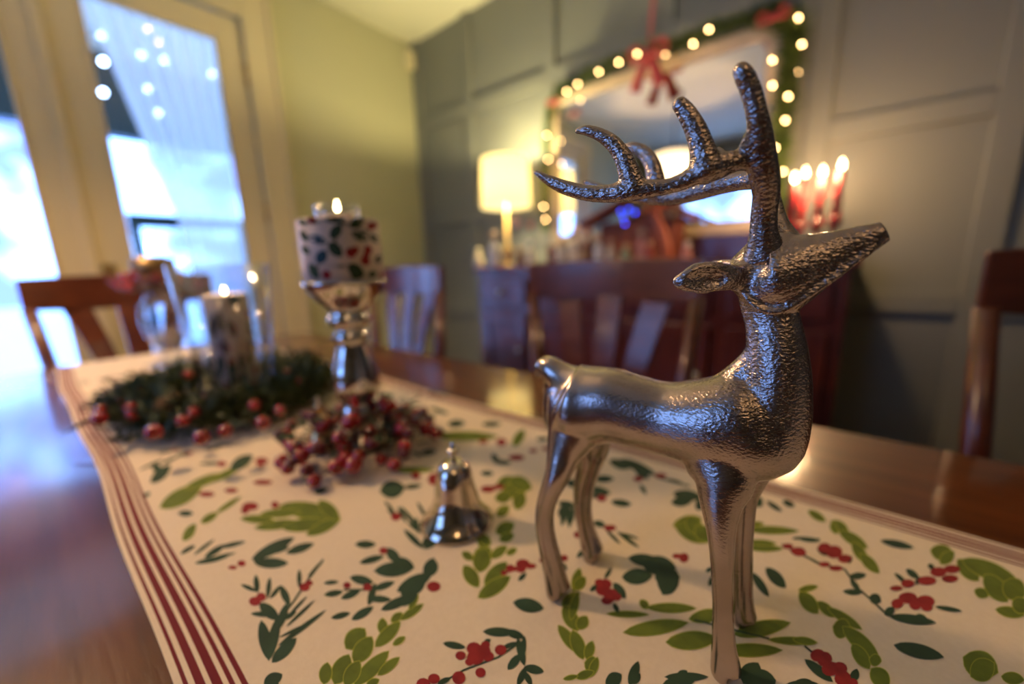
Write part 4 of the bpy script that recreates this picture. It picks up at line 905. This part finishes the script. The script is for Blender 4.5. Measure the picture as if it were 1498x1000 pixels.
# trunk: rump to chest to throat, one flowing sweep
stroke(body, *B, [(116, 186, 40, 0), (131, 194, 68, 0), (148, 203, 92, 0), (170, 211, 104, 0), (205, 214, 102, 0), (260, 214, 96, 0), (330, 232, 92, 0), (410, 252, 94, 0), (490, 262, 110, 0), (560, 268, 127, 0, .80), (640, 268, 136, 0, .76), (690, 268, 118, 0, .74)], .84, 32)
stroke(body, *B, [(560, 280, 110, 0, .8), (650, 290, 128, 0, .85), (700, 250, 118, 0, .85), (720, 190, 104, 0, .85), (727, 130, 94, 0, .84), (724, 60, 86, 0, .76), (716, 0, 79, 0, .66), (706, -45, 78, 0, .55), (695, -90, 80, 0, .5)], .88, 32)
stroke(body, *B, [(740, 160, 76, 0), (748, 220, 72, 0), (728, 290, 78, 0), (680, 345, 70, 0), (640, 390, 45, 0)], .8, 24)
stroke(body, *B, [(470, 190, 26, 0), (545, 195, 48, 0), (605, 175, 64, 0), (655, 120, 60, 0), (675, 60, 40, 0)], .72, 20)
# tail
stroke(body, *B, [(165, 175, 62, 0), (130, 150, 48, 0), (105, 130, 38, 0), (82, 114, 35, 0), (64, 112, 28, 0), (54, 126, 16, 0)], .85, 18)
stroke(body, *B, [(125, 160, 46, 0), (118, 215, 46, 0), (122, 265, 46, 0)], .8, 18)
# haunches
stroke(body, *B, [(170, 205, 84, -.003, .7), (155, 280, 74, -.007, .75), (128, 345, 49, -.013, .85), (108, 410, 34, -.019, .9), (82, 470, 26, -.021), (70, 530, 22, -.0215), (76, 590, 21, -.022), (90, 650, 22, -.022), (103, 705, 24, -.022), (112, 742, 27, -.022)], .9, 20, ground=True)
stroke(body, *B, [(175, 250, 76, .008, .6), (200, 320, 50, .013, .8), (196, 380, 34, .018, .9), (182, 440, 27, .021), (178, 500, 22, .022), (186, 555, 20, .0222), (200, 605, 23, .0224), (212, 640, 27, .0224)], .9, 20, ground=True)
# fore legs
stroke(body, *B, [(600, 230, 95, -.001, .55), (588, 300, 118, -.004, .66), (566, 370, 104, -.007, .72), (576, 430, 84, -.011, .8), (567, 490, 61, -.015, .85), (567, 560, 42, -.018, .9), (570, 640, 33, -.020), (571, 720, 29, -.0202), (572, 800, 27, -.0202), (575, 880, 30, -.0202), (580, 940, 35, -.0202), (584, 982, 38, -.0202)], .85, 22, ground=True)
stroke(body, *B, [(640, 330, 90, .006, .6), (648, 400, 60, .012, .7), (640, 470, 34, .017, .85), (634, 540, 28, .019), (630, 620, 27, .020), (628, 700, 27, .0205), (628, 770, 29, .0205), (633, 822, 34, .0205)], .9, 20, ground=True)
# head
Hh = (980, 300, 4.406)
stroke(body, *Hh, [(560, 440, 150, 0, .9), (620, 470, 205, 0, .86), (690, 460, 232, 0, .80), (780, 425, 222, 0, .76), (880, 380, 196, 0, .73), (980, 340, 168, 0, .70), (1080, 296, 140, 0, .68), (1180, 252, 114, 0, .68), (1280, 212, 92, 0, .7), (1350, 184, 76, 0, .75), (1385, 170, 70, 0, .75)], .75, 32)
stroke(body, *Hh, [(520, 560, 90, 0), (600, 610, 95, 0), (700, 620, 88, 0), (820, 560, 70, 0)], .8, 20)
stroke(body, *Hh, [(470, 400, 90, 0, .9), (560, 340, 100, 0, .9), (700, 290, 90, 0, .9), (820, 270, 80, 0, .8), (900, 250, 60, 0, .8)], .9, 20)
# crown where the antlers rise, and the raised seam along the jaw
stroke(body, *Hh, [(560, 330, 105, 0, .8), (650, 270, 95, 0, .85), (750, 245, 80, 0, .8)], .8, 20)
for sg in (-1, 1):
    stroke(body, *Hh, [(440, 500, 24, sg*.009), (470, 570, 24, sg*.0105), (530, 640, 24, sg*.011), (620, 690, 24, sg*.011), (740, 680, 24, sg*.0105), (880, 600, 23, sg*.0095), (1010, 515, 21, sg*.008), (1130, 430, 19, sg*.0065), (1260, 335, 17, sg*.005), (1360, 262, 15, sg*.0035)], .8, 12)
# ears: near one with a hollow, far one just peeping over
body_ob_parts = body
stroke(body, *Hh, [(410, 470, 84, -.007, .6), (480, 468, 130, -.004, .75), (580, 470, 185, -.001, .78)], .7, 20)
def ear(w0, pts, hollow):
    stroke(body, *Hh, pts, .42, 20)
ear(0, [(440, 470, 84, -.010, .5), (360, 462, 90, -.016, .50), (270, 460, 104, -.020, .44), (180, 470, 102, -.023, .42), (110, 485, 84, -.025, .42), (58, 492, 56, -.026, .44)], True)
stroke(body, *Hh, [(480, 400, 70, .010, .5), (380, 395, 55, .016, .4), (290, 385, 40, .020, .35), (230, 380, 22, .022, .35)], .4, 16)
bo = fuse(body, 'body', M['nickel'], .0011, 20, deer)
# hollow the near ear, chisel the nose end
me = bo.data; co = np.empty(len(me.vertices)*3); me.vertices.foreach_get('co', co); co = co.reshape(-1, 3)
ec = dp(980+225/4.406, 300+478/4.406, -.0205)-DO
eu = dp(980+380/4.406, 300+472/4.406, -.018)-dp(980+90/4.406, 300+484/4.406, -.025); el = np.linalg.norm(eu)/2; eu /= np.linalg.norm(eu)
ev = np.cross(eu, dn); ev /= np.linalg.norm(ev)
for i, c_ in enumerate(co):
    d = c_-ec
    if abs(d@dn) < .012 and abs(d@eu) < el*1.1:
        a = (d@eu)/(el*.95); b_ = (d@ev)/(el*.50); q = a*a+b_*b_
        if q < 1 and c_@dn < -.0205+.005*a: co[i] = c_+dn*(.0045*(1-q)**.7)
# flatten the muzzle tip along its front face
ht = dp(980+1384/4.406, 300+170/4.406, 0)-DO; hb_ = dp(980+1000/4.406, 300+330/4.406, 0)-DO; hx = (ht-hb_)/np.linalg.norm(ht-hb_)
dd_ = (co-ht)@hx
for i in np.where(dd_ > 0)[0]:
    if np.linalg.norm(co[i]-ht) < .03: co[i] = co[i]-hx*dd_[i]*.8
me.vertices.foreach_set('co', co.ravel()); me.update()

GROW = 1.09
A = (760, 60, 2.38)
def antler(name, strokes):
    mb = MB()
    for s_ in strokes: stroke(mb, *A, s_, .62, 20)
    return fuse(mb, name, M['nickel_rough'], .0008, 5, deer)
antler('antler', [
    [(856, 750, 80, -.003, .8), (852, 705, 60, -.005, .85), (850, 660, 47, -.007, .9), (852, 600, 44, -.009, .85), (860, 530, 46, -.013, .75), (852, 465, 52, -.017, .65), (842, 400, 52, -.020, .6), (838, 330, 44, -.023), (826, 250, 38, -.026), (806, 175, 38, -.028), (782, 118, 38, -.030), (768, 96, 32, -.0305)],
    [(838, 425, 40, -.018), (790, 415, 34, -.020), (740, 420, 36, -.022), (680, 438, 44, -.024), (620, 462, 34, -.026), (560, 492, 27, -.027), (500, 509, 26, -.028), (430, 516, 33, -.029), (370, 522, 36, -.030), (300, 532, 29, -.031), (230, 528, 27, -.032), (160, 510, 25, -.033), (105, 486, 19, -.034), (65, 462, 11, -.035), (50, 455, 6, -.035)],
    [(395, 510, 46, -.029), (378, 450, 36, -.030), (355, 395, 31, -.031), (318, 350, 28, -.032), (272, 322, 23, -.033), (228, 310, 18, -.034), (200, 312, 12, -.034)],
    [(650, 450, 60, -.025), (636, 375, 44, -.026), (612, 305, 39, -.027), (578, 245, 34, -.028), (556, 218, 30, -.029)],
    [(770, 410, 26, -.020), (800, 380, 36, -.021), (825, 330, 38, -.023)]])
antler('antler', [
    [(930, 745, 80, .003, .8), (922, 700, 60, .004, .85), (900, 640, 40, .006, .9), (884, 580, 34, .009, .85), (872, 520, 34, .013, .75), (862, 460, 36, .017), (856, 400, 34, .021), (852, 330, 30, .024), (842, 270, 26, .026), (832, 230, 22, .028)],
    [(870, 480, 36, .016), (780, 484, 32, .020), (700, 498, 33, .023), (620, 520, 32, .026), (550, 540, 28, .028), (480, 548, 24, .030), (420, 545, 22, .031), (340, 530, 20, .032), (260, 505, 15, .033), (225, 490, 8, .033)],
    [(480, 535, 34, .030), (472, 475, 30, .0305), (460, 425, 27, .031), (432, 388, 25, .032), (396, 370, 20, .0325), (372, 366, 12, .033)],
    [(720, 490, 36, .023), (712, 440, 28, .024), (700, 400, 24, .025), (690, 380, 16, .026)]])
